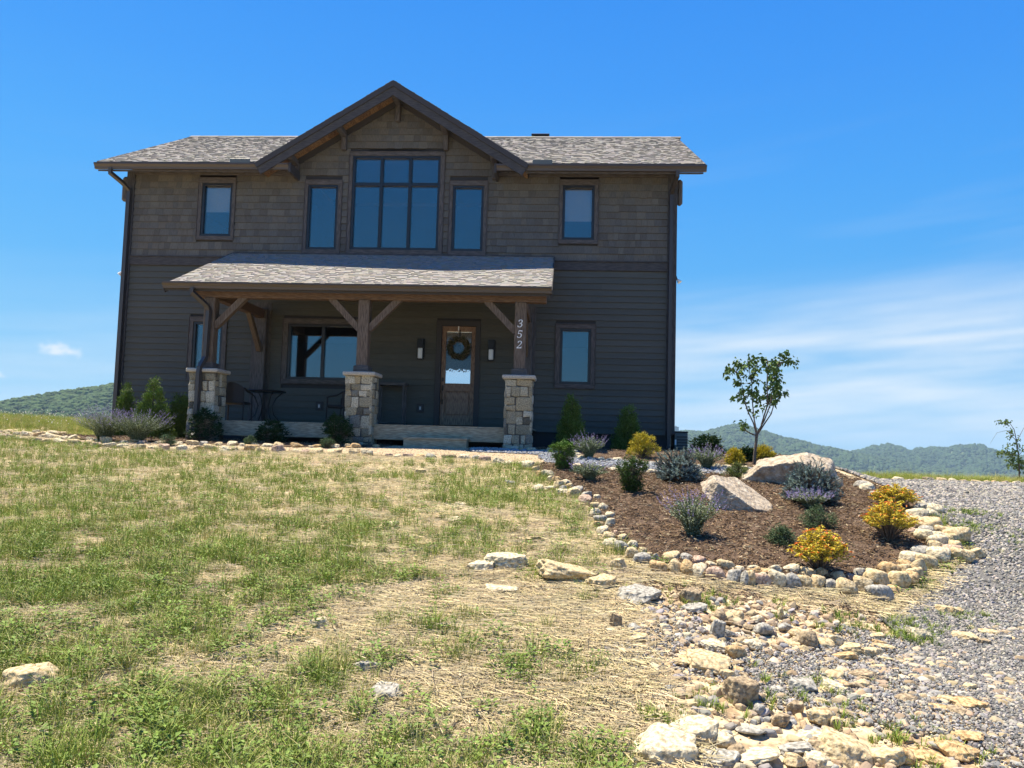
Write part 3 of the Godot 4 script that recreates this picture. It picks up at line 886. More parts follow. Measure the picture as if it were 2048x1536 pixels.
func make_walls() -> void:
	var s := Shape.new()
	var cuts := [-0.13, 3.95, 4.2, 6.9]
	for o in OPENINGS.values():
		cuts.append_array([o[2] + 0.05, o[3] - 0.05])
	cuts.sort()
	for k in cuts.size() - 1:
		if cuts[k + 1] - cuts[k] > 0.001:
			var mid: float = (cuts[k] + cuts[k + 1]) / 2
			var wide: bool = 6.4 >= cuts[k + 1] - 0.001
			for p in spans(-6.95 if wide else -2.4, 7.18 if wide else 2.63, mid - 0.001, mid + 0.001):
				s.box(Vector3(p[0] - 0.0, cuts[k], -0.16), Vector3(p[1] + 0.0, cuts[k + 1], -0.012))
	s.quad(Vector3(MID - 0.8, 6.9, -0.012), Vector3(MID + 0.8, 6.9, -0.012), Vector3(MID, 8.3, -0.012), Vector3(MID, 8.3, -0.012))
	for e in [-1.0, 1.0]:
		var a := Vector3(MID + e * 2.5, 6.9, -0.012)
		var b := Vector3(MID, 8.35, -0.012)
		var c := Vector3(MID, 6.9, -0.012)
		if e > 0:
			s.tri(c, a, b)
		else:
			s.tri(a, c, b)
	piece("front_wall", s.done(), mats.foundation_dark, house)
	s = Shape.new()
	s.box(Vector3(-6.98, -0.13, -8.2), Vector3(-6.82, 6.5, -0.165))
	s.tri(Vector3(-6.98, 6.5, -8.2), Vector3(-6.98, 6.5, 0), Vector3(-6.98, 8.75, -4.1))
	piece("side_wall", s.done(), mats.siding_0, house)
	s = Shape.new()
	s.box(Vector3(7.05, -0.13, -8.2), Vector3(7.21, 6.5, -0.165))
	s.tri(Vector3(7.21, 6.5, 0), Vector3(7.21, 6.5, -8.2), Vector3(7.21, 8.75, -4.1))
	piece("side_wall", s.done(), mats.siding_0, house)
	s = Shape.new()  # the back wall has a glazed garden door in line with the front door
	s.box(Vector3(-6.82, -0.13, -8.2), Vector3(0.05, 6.5, -8.05))
	s.box(Vector3(1.45, -0.13, -8.2), Vector3(7.05, 6.5, -8.05))
	s.box(Vector3(0.05, 2.08, -8.2), Vector3(1.45, 6.5, -8.05))
	piece("back_wall", s.done(), mats.plaster, house)
	slab("garden_door_pane", Vector3(0.05, -0.1, -8.14), Vector3(1.45, 2.08, -8.13), mats.glass, house, 0.0)
	s = Shape.new()
	s.box(Vector3(-6.82, -0.13, -8.05), Vector3(7.05, -0.01, -0.165))
	s.box(Vector3(-6.82, 2.95, -8.05), Vector3(7.05, 3.25, -0.165))
	s.box(Vector3(-6.82, 6.45, -8.05), Vector3(-2.4, 6.55, -0.165))
	s.box(Vector3(2.63, 6.45, -8.05), Vector3(7.05, 6.55, -0.165))
	s.box(Vector3(-2.4, 6.98, -3.0), Vector3(2.63, 7.05, -0.165))
	s.box(Vector3(-2.4, 6.45, -8.05), Vector3(2.63, 6.55, -3.0))
	piece("floor", s.done(), mats.floor_wood, house)
	s = Shape.new()
	s.box(Vector3(-0.3, -0.01, -8.05), Vector3(-0.2, 2.95, -0.165))
	s.box(Vector3(2.75, -0.01, -8.05), Vector3(2.85, 2.95, -0.165))
	piece("hall_wall", s.done(), mats.plaster, house)
	s = Shape.new()
	s.box(Vector3(-6.9, -0.95, -8.1), Vector3(7.13, -0.13, -0.04))
	piece("foundation", s.done(), mats.foundation_dark, house)
	# trim: corner boards, belt course, frieze
	for x in [[-6.985, -6.77], [6.99, 7.215]]:
		slab("corner_board", Vector3(x[0], -0.1, -0.18), Vector3(x[1], 6.42, 0.055), mats.dark_upright, house)
	slab("belt_board", Vector3(-6.77, 3.915, -0.01), Vector3(6.99, 4.13, 0.055), mats.dark_across, house)
	slab("belt_cap", Vector3(-6.77, 4.13, -0.01), Vector3(6.99, 4.165, 0.08), mats.dark_across, house)
	slab("porch_flashing_board", Vector3(-4.04, 4.166, 0.0), Vector3(4.17, 4.268, 0.09), mats.dark_across, house)
	for x in [[-6.77, -2.52], [2.74, 6.99]]:
		slab("frieze_board", Vector3(x[0], 6.30, -0.01), Vector3(x[1], 6.42, 0.06), mats.trim_across, house)


func make_siding() -> void:
	# lap boards below, one mesh for each width, butted at the openings
	var lap := 0.1553
	var unit := Shape.new()
	unit.extrude([Vector2(0.036, 0.0), Vector2(0.004, lap + 0.02), Vector2(-0.011, lap + 0.02), Vector2(-0.011, 0.0)], 0.0, 1.0)
	var board := unit.done()
	var y := -0.13
	while y < 3.90:
		for p in spans(-6.77, 6.99, y + 0.01, y + lap):
			var cuts := [p[0]]
			while p[1] - cuts[-1] > 4.4:
				cuts.append(cuts[-1] + rng.randf_range(2.6, 3.66))
			cuts.append(p[1])
			for k in cuts.size() - 1:
				var o := piece("siding_board", board, mats["siding_%d" % rng.randi_range(0, 3)], house)
				o.position = Vector3(cuts[k] + 0.0005, y, 0.0)
				o.scale = Vector3(cuts[k + 1] - cuts[k] - 0.002, minf(1.0, (3.914 - y) / (lap + 0.02)), 1.0)
		y += lap
	# shingles above: a butt-edged wedge, each its own width
	var course := 0.1790
	unit = Shape.new()
	unit.extrude([Vector2(0.038, 0.0), Vector2(0.004, course + 0.03), Vector2(-0.011, course + 0.03), Vector2(-0.011, 0.0)], 0.0, 1.0)
	var wedge := unit.done()
	var all := []
	y = 4.165
	while y < 8.2:
		var level := y < 6.32
		for p in spans(-6.77 if level else MID - gable_half(y + 0.04), 6.99 if level else MID + gable_half(y + 0.04), y + 0.02, y + course - 0.01):
			var x: float = p[0]
			while x < p[1] - 0.001:
				var w := rng.randf_range(0.11, 0.27)
				if p[1] - x - w < 0.08:
					w = p[1] - x
				all.append([x, y, w, rng.randf_range(-0.006, 0.004)])
				x += w
		y += course
	# the shingles that show largest are those near the camera's side of the gable
	all.sort_custom(func(a, b): return absf(a[0] - 3.5) + 0.15 * a[1] < absf(b[0] - 3.5) + 0.15 * b[1])
	var rest := Shape.new()
	for k in all.size():
		var s: Array = all[k]
		var top := minf(1.0, (6.36 - s[1]) / course) if s[1] < 6.32 and (s[0] < -2.45 or s[0] > 2.6) else 1.0
		if k < 300:
			var o := piece("shingle", wedge, mats["shingle_%d" % rng.randi_range(0, 6)], house)
			o.position = Vector3(s[0] + 0.001, s[1] + s[3], 0.0)
			o.scale = Vector3(s[2] - 0.003, top, 1.0)
		else:
			var kind := rng.randi_range(0, 6)
			if not more_shingles.has(kind):
				more_shingles[kind] = Shape.new()
			var yb: float = s[1] + s[3]
			more_shingles[kind].extrude([Vector2(0.038, yb), Vector2(0.004, yb + (course + 0.03) * top), Vector2(-0.011, yb + (course + 0.03) * top), Vector2(-0.011, yb)], s[0] + 0.001, s[0] + s[2] - 0.002)
	var mesh := ArrayMesh.new()
	for kind in more_shingles:
		more_shingles[kind].done()
		mesh.add_surface_from_arrays(Mesh.PRIMITIVE_TRIANGLES, more_shingles[kind].done().surface_get_arrays(0))
		mesh.surface_set_material(mesh.get_surface_count() - 1, mats["shingle_%d" % kind])
	var o := piece("wall_shingles", mesh, null, house)
	o.set_meta("kind", "stuff")


var more_shingles := {}


func roof_face(s: Shape, origin: Vector3, along: Vector3, down: Vector3, width: float, long: float, keep: Callable) -> void:
	# rows of asphalt tabs: origin is the upper corner, along the eave, down the slope
	var out := down.cross(along).normalized()
	if out.y < 0:
		out = -out
	var step := 0.11
	var rows := int(long / step)
	for j in rows + 1:
		var d := minf(long, (j + 1) * step)
		var x := -rng.randf() * 0.25
		var up := maxf(0.0, d - step - 0.05)
		while x < width:
			var w := rng.randf_range(0.05, 0.15)
			var a := maxf(x, 0.0)
			var b := minf(x + w, width)
			x += w
			if b - a < 0.01 or not keep.call(origin + along * (a + b) / 2 + down * d):
				continue
			var thick := 0.009 if rng.randf() < 0.45 else 0.019
			var low := d + rng.randf_range(-0.012, 0.006)
			var base: Color = ROOF_TONES[rng.randi() % ROOF_TONES.size()]
			var col := shade(base, 0.07)
			var p := origin + along * a + down * up + out * 0.003
			var q := origin + along * b + down * up + out * 0.003
			var r := origin + along * b + down * low + out * thick
			var t := origin + along * a + down * low + out * thick
			var edge := [p, t, r, q] if (t - p).cross(q - p).dot(out) > 0 else [p, q, r, t]
			s.quad(edge[0], edge[1], edge[2], edge[3], col)
			var under := out * (thick + 0.001)
			s.quad(t - under, r - under, r, t, col * 0.8)
			s.quad(r - under, q - out * 0.002, q, r, col * 0.8)
			s.quad(t, p, p - out * 0.002, t - under, col * 0.8)


const ROOF_TONES := [Color(0.272, 0.258, 0.236), Color(0.262, 0.248, 0.227), Color(0.285, 0.271, 0.248), Color(0.236, 0.223, 0.203), Color(0.266, 0.249, 0.225), Color(0.278, 0.266, 0.246)]


func shingled(called: String, s: Shape, parent: Node) -> void:
	s.colored = true
	var o := piece(called, s.done(), mats.roof_shingle, parent)
	o.set_meta("kind", "stuff")


func make_roofs() -> void:
	# main roof: ridge along x
	var ridge_y := 8.99
	var ridge_z := -4.1
	var eave_y := 6.43
	var eave_z := 0.62
	var x0 := -7.46
	var x1 := 7.79
	var run := Vector3(0, eave_y - ridge_y, eave_z - ridge_z)
	var roof := slot("main_roof", house)
	var s := Shape.new()
	var drop := Vector3(0, -0.16, 0)
	# the front slope leaves out what lies under the gable roof, between the two valleys
	for e in [-1.0, 1.0]:
		var q := [Vector3(x0 if e < 0 else x1, eave_y, eave_z), Vector3(MID + e * 3.29, eave_y, eave_z), Vector3(MID, 8.47, lerpf(eave_z, ridge_z, (8.47 - eave_y) / (ridge_y - eave_y))), Vector3(MID, ridge_y, ridge_z), Vector3(x0 if e < 0 else x1, ridge_y, ridge_z)]
		if e > 0:
			q.reverse()
		for k in [[0, 1, 2], [0, 2, 3], [0, 3, 4]] if e < 0 else [[4, 3, 2], [4, 2, 1], [4, 1, 0]]:
			if e < 0:
				s.tri(q[k[0]], q[k[1]], q[k[2]])
				s.tri(q[k[0]] + drop, q[k[2]] + drop, q[k[1]] + drop)
			else:
				s.tri(q[k[0]], q[k[2]], q[k[1]])
				s.tri(q[k[0]] + drop, q[k[1]] + drop, q[k[2]] + drop)
		for k in 5:
			var a: Vector3 = q[k]
			var b: Vector3 = q[(k + 1) % 5]
			s.quad(a + drop, b + drop, b, a)
	piece("roof_deck", s.done(), mats.fascia_dark, roof)
	s = Shape.new()
	var bz := 2.0 * ridge_z - eave_z
	s.hexa([Vector3(x1, eave_y, bz) + drop, Vector3(x0, eave_y, bz) + drop, Vector3(x0, eave_y, bz), Vector3(x1, eave_y, bz), Vector3(x1, ridge_y, ridge_z) + drop, Vector3(x0, ridge_y, ridge_z) + drop, Vector3(x0, ridge_y, ridge_z), Vector3(x1, ridge_y, ridge_z)])
	piece("roof_deck", s.done(), mats.fascia_dark, roof)
	var g_half := 3.42
	var g_top := 8.47
	var pitch := 0.62
	s = Shape.new()
	roof_face(s, Vector3(x0, ridge_y, ridge_z), Vector3.RIGHT, run.normalized(), x1 - x0, run.length(), func(p: Vector3) -> bool: return p.y > g_top - absf(p.x - MID) * pitch - 0.03)
	shingled("roof_shingles", s, roof)
	s = Shape.new()
	for k in 52:
		var x := x0 + k * 0.295
		s.hexa([Vector3(x, ridge_y - 0.05, ridge_z + 0.14), Vector3(x + 0.31, ridge_y - 0.05, ridge_z + 0.14), Vector3(x + 0.31, ridge_y + 0.03, ridge_z + 0.02), Vector3(x, ridge_y + 0.025, ridge_z + 0.02), Vector3(x, ridge_y - 0.05, ridge_z - 0.14), Vector3(x + 0.31, ridge_y - 0.05, ridge_z - 0.14), Vector3(x + 0.31, ridge_y + 0.03, ridge_z - 0.02), Vector3(x, ridge_y + 0.025, ridge_z - 0.02)], shade(ROOF_TONES[k % 6], 0.12))
	shingled("ridge_cap", s, roof)
	# rake boards at the two ends, soffit and fascia at the eave
	for x in [x0 - 0.01, x1 - 0.03]:
		s = Shape.new()
		s.hexa([Vector3(x, eave_y - 0.20, eave_z), Vector3(x + 0.04, eave_y - 0.20, eave_z), Vector3(x + 0.04, eave_y + 0.006, eave_z), Vector3(x, eave_y + 0.006, eave_z), Vector3(x, ridge_y - 0.20, ridge_z), Vector3(x + 0.04, ridge_y - 0.20, ridge_z), Vector3(x + 0.04, ridge_y + 0.006, ridge_z), Vector3(x, ridge_y + 0.006, ridge_z)])
		piece("rake_board", s.done(), mats.fascia_dark, roof)
	for x in [[x0 + 0.03, -3.2], [3.45, x1 - 0.04]]:
		s = Shape.new()
		s.hexa([Vector3(x[0], 6.19, 0.60), Vector3(x[1], 6.19, 0.60), Vector3(x[1], 6.23, 0.60), Vector3(x[0], 6.23, 0.60), Vector3(x[0], 6.40, -0.02), Vector3(x[1], 6.40, -0.02), Vector3(x[1], 6.44, -0.02), Vector3(x[0], 6.44, -0.02)])
		piece("eave_soffit", s.done(), mats.trim_across, roof)
	# gutters, with splash guards where the valleys end
	for x in [[-7.47, -2.46, -3.95, -3.43], [2.74, 7.81, 3.62, 4.10]]:
		s = Shape.new()
		gutter(s, x[0], x[1], 0.625, 6.225, 0.145, 0.125)
		var gut := piece("gutter", s.done(), mats.gutter_brown, roof)
		slab("splash_guard", Vector3(x[2], 6.37, 0.725), Vector3(x[3], 6.485, 0.738), mats.guard_green, roof)
		gut.set_meta("label", "brown metal eave gutter")
	s = Shape.new()
	s.bevel(Vector3(3.38, 8.80, -4.55), Vector3(3.86, 9.10, -4.25), 0.02)
	s.bevel(Vector3(3.34, 9.10, -4.60), Vector3(3.90, 9.165, -4.20), 0.015)
	piece("roof_vent", s.done(), mats.black_metal, roof)
	# brackets under the two ends of the eave
	for e in [[-7.17, -6.985], [7.215, 7.36]]:
		slab("eave_bracket", Vector3(e[0], 5.62, -0.16), Vector3(e[1], 6.28, -0.02), mats.trim_upright, roof, 0.05)
	# gable roof: ridge along z
	var gable := slot("gable_roof", house)
	var front := 0.78
	var back := -3.25
	for e in [-1.0, 1.0]:
		var foot := Vector3(MID + e * g_half, g_top - g_half * pitch, 0)
		var top := Vector3(MID, g_top, 0)
		var down := (foot - top).normalized()
		var nrm := Vector3(e * pitch, 1, 0).normalized()
		var f := Vector3(0, 0, front)
		var b := Vector3(0, 0, back)
		s = Shape.new()
		var under := -nrm * 0.10
		var cor := [foot + under + f, foot + f, top + f, top + Vector3(0, -0.118, 0) + f]
		var cob := [foot + under + b, foot + b, top + b, top + Vector3(0, -0.118, 0) + b]
		if e < 0:
			s.hexa([cor[0], cor[3], cor[2], cor[1], cob[0], cob[3], cob[2], cob[1]])
		else:
			s.hexa([cor[3], cor[0], cor[1], cor[2], cob[3], cob[0], cob[1], cob[2]])
		piece("roof_deck", s.done(), mats.fascia_dark, gable)
		s = Shape.new()
		roof_face(s, top + Vector3(0, 0, front), Vector3(0, 0, -1), down, front - back, (foot - top).length(), func(_p: Vector3) -> bool: return true)
		shingled("roof_shingles", s, gable)
		# a two-stepped rake board in front of the soffit
		for w in [[0.005, 0.125, front + 0.012, front - 0.05], [0.115, 0.315, front - 0.02, front - 0.07]]:
			var q := []
			for z in [w[2], w[3]]:
				q.append_array([foot - nrm * w[1] + Vector3(0, 0, z), foot - nrm * w[0] + Vector3(0, 0, z), top + Vector3(0, -w[0] * 1.177, z), top + Vector3(0, -w[1] * 1.177, z)])
			s = Shape.new()
			if e < 0:
				s.hexa([q[0], q[3], q[2], q[1], q[4], q[7], q[6], q[5]])
			else:
				s.hexa([q[3], q[0], q[1], q[2], q[7], q[4], q[5], q[6]])
			piece("rake_board", s.done(), mats.fascia_dark if w[0] < 0.1 else mats.dark_across, gable)
		# the boarded soffit: every board runs from the wall to the rake
		var n := 36
		var each := (foot - top).length() / n
		for k in n:
			var a := top + down * (k * each + 0.003) - nrm * 0.118
			var c := top + down * ((k + 1) * each - 0.003) - nrm * 0.118
			if e < 0:
				var swap := a
				a = c
				c = swap
			s = Shape.new()
			var lift := nrm * 0.015
			s.hexa([a + Vector3(0, 0, front - 0.07), c + Vector3(0, 0, front - 0.07), c + lift + Vector3(0, 0, front - 0.07), a + lift + Vector3(0, 0, front - 0.07), a + Vector3(0, 0, 0.0), c, c + lift, a + lift])
			piece("soffit_plank", s.done(), mats.soffit_board if rng.randf() < 0.6 else mats.soffit_board_dark, gable)
		# frieze along the rake on the wall
		var fa := top - Vector3(0, 0.118 * 1.177, 0)
		var fb := top + down * 3.55 - nrm * 0.118
		var q2 := []
		for z in [0.062, -0.01]:
			q2.append_array([fb - nrm * 0.14 + Vector3(0, 0, z), fb - nrm * 0.002 + Vector3(0, 0, z), fa + Vector3(0, 0, z), fa - Vector3(0, 0.165, 0) + Vector3(0, 0, z)])
		s = Shape.new()
		if e < 0:
			s.hexa([q2[0], q2[3], q2[2], q2[1], q2[4], q2[7], q2[6], q2[5]])
		else:
			s.hexa([q2[3], q2[0], q2[1], q2[2], q2[7], q2[4], q2[5], q2[6]])
		piece("rake_frieze", s.done(), mats.fascia_dark, gable)
	# five brackets: an upright on the wall and an outlooker under the soffit
	for b in [[-2.47, 6.20], [-1.255, 6.95], [MID, 7.70], [1.375, 6.95], [2.64, 6.20]]:
		var part := slot("bracket", gable)
		var soffit: float = g_top - absf(b[0] - MID) * pitch - 0.118 * 1.177 - 0.03
		slab("upright", Vector3(b[0] - 0.06, b[1], 0.03), Vector3(b[0] + 0.06, soffit - 0.09, 0.16), mats.trim_upright, part, 0.012)
		slab("outlooker", Vector3(b[0] - 0.075, soffit - 0.19, 0.16), Vector3(b[0] + 0.075, soffit - 0.03, 0.66), mats.trim_across, part, 0.02)
	# the boxed ends of the main eave beside the gable
	for x in [[-2.47, -2.40], [2.68, 2.74]]:
		slab("eave_return", Vector3(x[0], 6.16, 0.0), Vector3(x[1], 6.40, 0.70), mats.fascia_dark, roof)
	# down pipes at the two corners
	for e in [[-7.05, -6.86, -1.0], [7.12, 7.06, 1.0]]:
		s = Shape.new()
		s.tube([Vector3(e[0], 6.24, 0.69), Vector3(e[0], 6.12, 0.69), Vector3(e[0] * 0.4 + e[1] * 0.6, 5.99, 0.35), Vector3(e[1], 5.86, 0.105), Vector3(e[1], 5.6, 0.105), Vector3(e[1], -0.42, 0.105), Vector3(e[1], -0.50, 0.22)], [0.062], 4, Color.WHITE, true)
		piece("downspout", s.done(), mats.spout_dark, house)


func gutter(s: Shape, x0: float, x1: float, z: float, y: float, tall: float, deep: float) -> void:
	s.extrude([Vector2(z + deep * 0.55, y), Vector2(z + deep * 0.62, y + tall * 0.35), Vector2(z + deep * 0.9, y + tall * 0.72), Vector2(z + deep, y + tall * 0.75), Vector2(z + deep, y + tall), Vector2(z + deep - 0.015, y + tall), Vector2(z + deep - 0.02, y + tall * 0.8), Vector2(z + 0.012, y + tall * 0.8), Vector2(z + 0.012, y + tall), Vector2(z, y + tall), Vector2(z, y)], x0, x1)


func glazed(o: Array, frame: Array, bars_x: Array, bars_y: Array, blind := 0.0) -> void:
	# o: outer trim, frame: the dark sash frame x0, x1, y0, y1
	var w := slot("window", house)
	var t := 0.095
	slab("casing", Vector3(o[0], o[3] - (o[3] - frame[3]), -0.01), Vector3(o[1], o[3], 0.052), mats.trim_across, w)
	slab("casing", Vector3(o[0], o[2], -0.01), Vector3(o[1], frame[2], 0.050), mats.trim_across, w)
	slab("casing", Vector3(o[0], frame[2], -0.01), Vector3(frame[0], frame[3], 0.048), mats.trim_upright, w)
	slab("casing", Vector3(frame[1], frame[2], -0.01), Vector3(o[1], frame[3], 0.048), mats.trim_upright, w)
	# a thin moulding round the casing
	var s := Shape.new()
	s.bevel(Vector3(o[0] - 0.012, o[3], -0.008), Vector3(o[1] + 0.012, o[3] + 0.016, 0.064), 0.004)
	s.bevel(Vector3(o[0] - 0.014, o[2], -0.008), Vector3(o[0], o[3], 0.064), 0.004)
	s.bevel(Vector3(o[1], o[2], -0.008), Vector3(o[1] + 0.014, o[3], 0.064), 0.004)
	s.bevel(Vector3(o[0] - 0.012, o[2] - 0.016, -0.008), Vector3(o[1] + 0.012, o[2], 0.064), 0.004)
	piece("moulding", s.done(), mats.trim_across, w)
	t = 0.062
	slab("frame", Vector3(frame[0], frame[3] - t, -0.14), Vector3(frame[1], frame[3], 0.025), mats.frame_black, w)
	slab("frame", Vector3(frame[0], frame[2], -0.14), Vector3(frame[1], frame[2] + t, 0.025), mats.frame_black, w)
	slab("frame", Vector3(frame[0], frame[2] + t, -0.14), Vector3(frame[0] + t, frame[3] - t, 0.024), mats.frame_black, w)
	slab("frame", Vector3(frame[1] - t, frame[2] + t, -0.14), Vector3(frame[1], frame[3] - t, 0.024), mats.frame_black, w)
	var xs := [frame[0] + t]
	for b in bars_x:
		slab("mullion", Vector3(b - 0.04, frame[2] + t, -0.13), Vector3(b + 0.04, frame[3] - t, 0.022), mats.frame_black, w)
		xs.append_array([b - 0.04, b + 0.04])
	xs.append(frame[1] - t)
	var ys := [frame[2] + t]
	for b in bars_y:
		slab("transom", Vector3(frame[0] + t, b - 0.045, -0.12), Vector3(frame[1] - t, b + 0.045, 0.020), mats.frame_black, w)
		ys.append_array([b - 0.045, b + 0.045])
	ys.append(frame[3] - t)
	for i in range(0, xs.size(), 2):
		for j in range(0, ys.size(), 2):
			var p := Shape.new()
			p.box(Vector3(xs[i], ys[j], -0.030), Vector3(xs[i + 1], ys[j + 1], -0.024))
			p.box(Vector3(xs[i], ys[j], -0.052), Vector3(xs[i + 1], ys[j + 1], -0.046))
			p.box(Vector3(xs[i], ys[j], -0.074), Vector3(xs[i + 1], ys[j + 1], -0.068))
			piece("pane", p.done(), mats.glass, w)
	if blind:
		slab("roller_blind", Vector3(frame[0] + t, blind, -0.118), Vector3(frame[1] - t, frame[3] - t, -0.112), mats.blind_cloth, w, 0.001)


func make_windows() -> void:
	glazed(OPENINGS.upper_west, [-4.955, -4.15, 4.695, 6.09], [], [], 5.36)
	glazed(OPENINGS.upper_east, [4.37, 5.165, 4.695, 6.09], [], [], 5.20)
	glazed(OPENINGS.narrow_west, [-2.16, -1.375, 4.375, 6.065], [], [])
	glazed(OPENINGS.narrow_east, [1.585, 2.375, 4.375, 6.065], [], [])
	glazed(OPENINGS.great, [-1.02, 1.245, 4.385, 6.83], [-0.27, 0.47], [6.09])
	glazed(OPENINGS.lower_east, [4.385, 5.145, 1.075, 2.455], [], [])
	glazed(OPENINGS.lower_west, [-4.985, -4.215, 1.065, 2.465], [], [])
	glazed(OPENINGS.porch, [-2.50, -0.63, 1.045, 2.46], [-1.60], [])


func make_door() -> void:
	var d := slot("door_frame", house)
	slab("jamb", Vector3(1.29, -0.02, -0.15), Vector3(1.425, 2.47, 0.06), mats.fascia_dark, d)
	slab("jamb", Vector3(2.275, -0.02, -0.15), Vector3(2.40, 2.47, 0.06), mats.fascia_dark, d)
	slab("head", Vector3(1.29, 2.47, -0.15), Vector3(2.40, 2.60, 0.062), mats.fascia_dark, d)
	slab("threshold", Vector3(1.29, -0.13, -0.15), Vector3(2.40, -0.02, 0.10), mats.bronze, d)
	var door := slot("door", house)
	slab("stile", Vector3(1.428, -0.015, -0.07), Vector3(1.535, 2.465, -0.022), mats.door_wood, door)
	slab("stile", Vector3(2.172, -0.015, -0.07), Vector3(2.272, 2.465, -0.022), mats.door_wood, door)
	slab("rail", Vector3(1.535, 2.33, -0.07), Vector3(2.172, 2.465, -0.0225), mats.door_wood, door)
	slab("rail", Vector3(1.535, 0.83, -0.07), Vector3(2.172, 1.015, -0.0225), mats.door_wood, door)
	slab("rail", Vector3(1.535, -0.015, -0.07), Vector3(2.172, 0.215, -0.0225), mats.door_wood, door)
	slab("panel", Vector3(1.535, 0.215, -0.068), Vector3(2.172, 0.83, -0.058), mats.door_wood, door)
	slab("raised_panel", Vector3(1.572, 0.252, -0.058), Vector3(2.135, 0.793, -0.034), mats.door_wood, door, 0.011)
	rain_pane(door, 1.535, 2.172, 1.015, 2.33)
	var s := Shape.new()
	s.bevel(Vector3(1.452, 1.07, -0.022), Vector3(1.508, 1.17, -0.002), 0.012)
	s.bevel(Vector3(1.45, 0.50, -0.022), Vector3(1.51, 0.62, -0.002), 0.012)
	s.bevel(Vector3(1.455, 0.84, -0.022), Vector3(1.505, 0.98, -0.002), 0.012)
	s.tube([Vector3(1.48, 0.93, -0.004), Vector3(1.48, 0.93, 0.035), Vector3(1.48, 0.88, 0.05), Vector3(1.48, 0.72, 0.055), Vector3(1.48, 0.60, 0.04), Vector3(1.48, 0.57, -0.004)], [0.011], 8)
	piece("handle", s.done(), mats.bronze, door)
	# sockets in square blocks on the wall
	for b in [[0.855, 0.28], [-1.705, 0.27]]:
		var o := slot("socket", house)
		slab("block", Vector3(b[0], b[1], 0.0), Vector3(b[0] + 0.185, b[1] + 0.22, 0.045), mats.fascia_dark, o)
		slab("cover", Vector3(b[0] + 0.055, b[1] + 0.05, 0.045), Vector3(b[0] + 0.13, b[1] + 0.17, 0.062), mats.socket_grey, o)
		slab("plate", Vector3(b[0] + 0.078, b[1] + 0.07, 0.062), Vector3(b[0] + 0.105, b[1] + 0.145, 0.066), mats.white_enamel, o, 0.002)


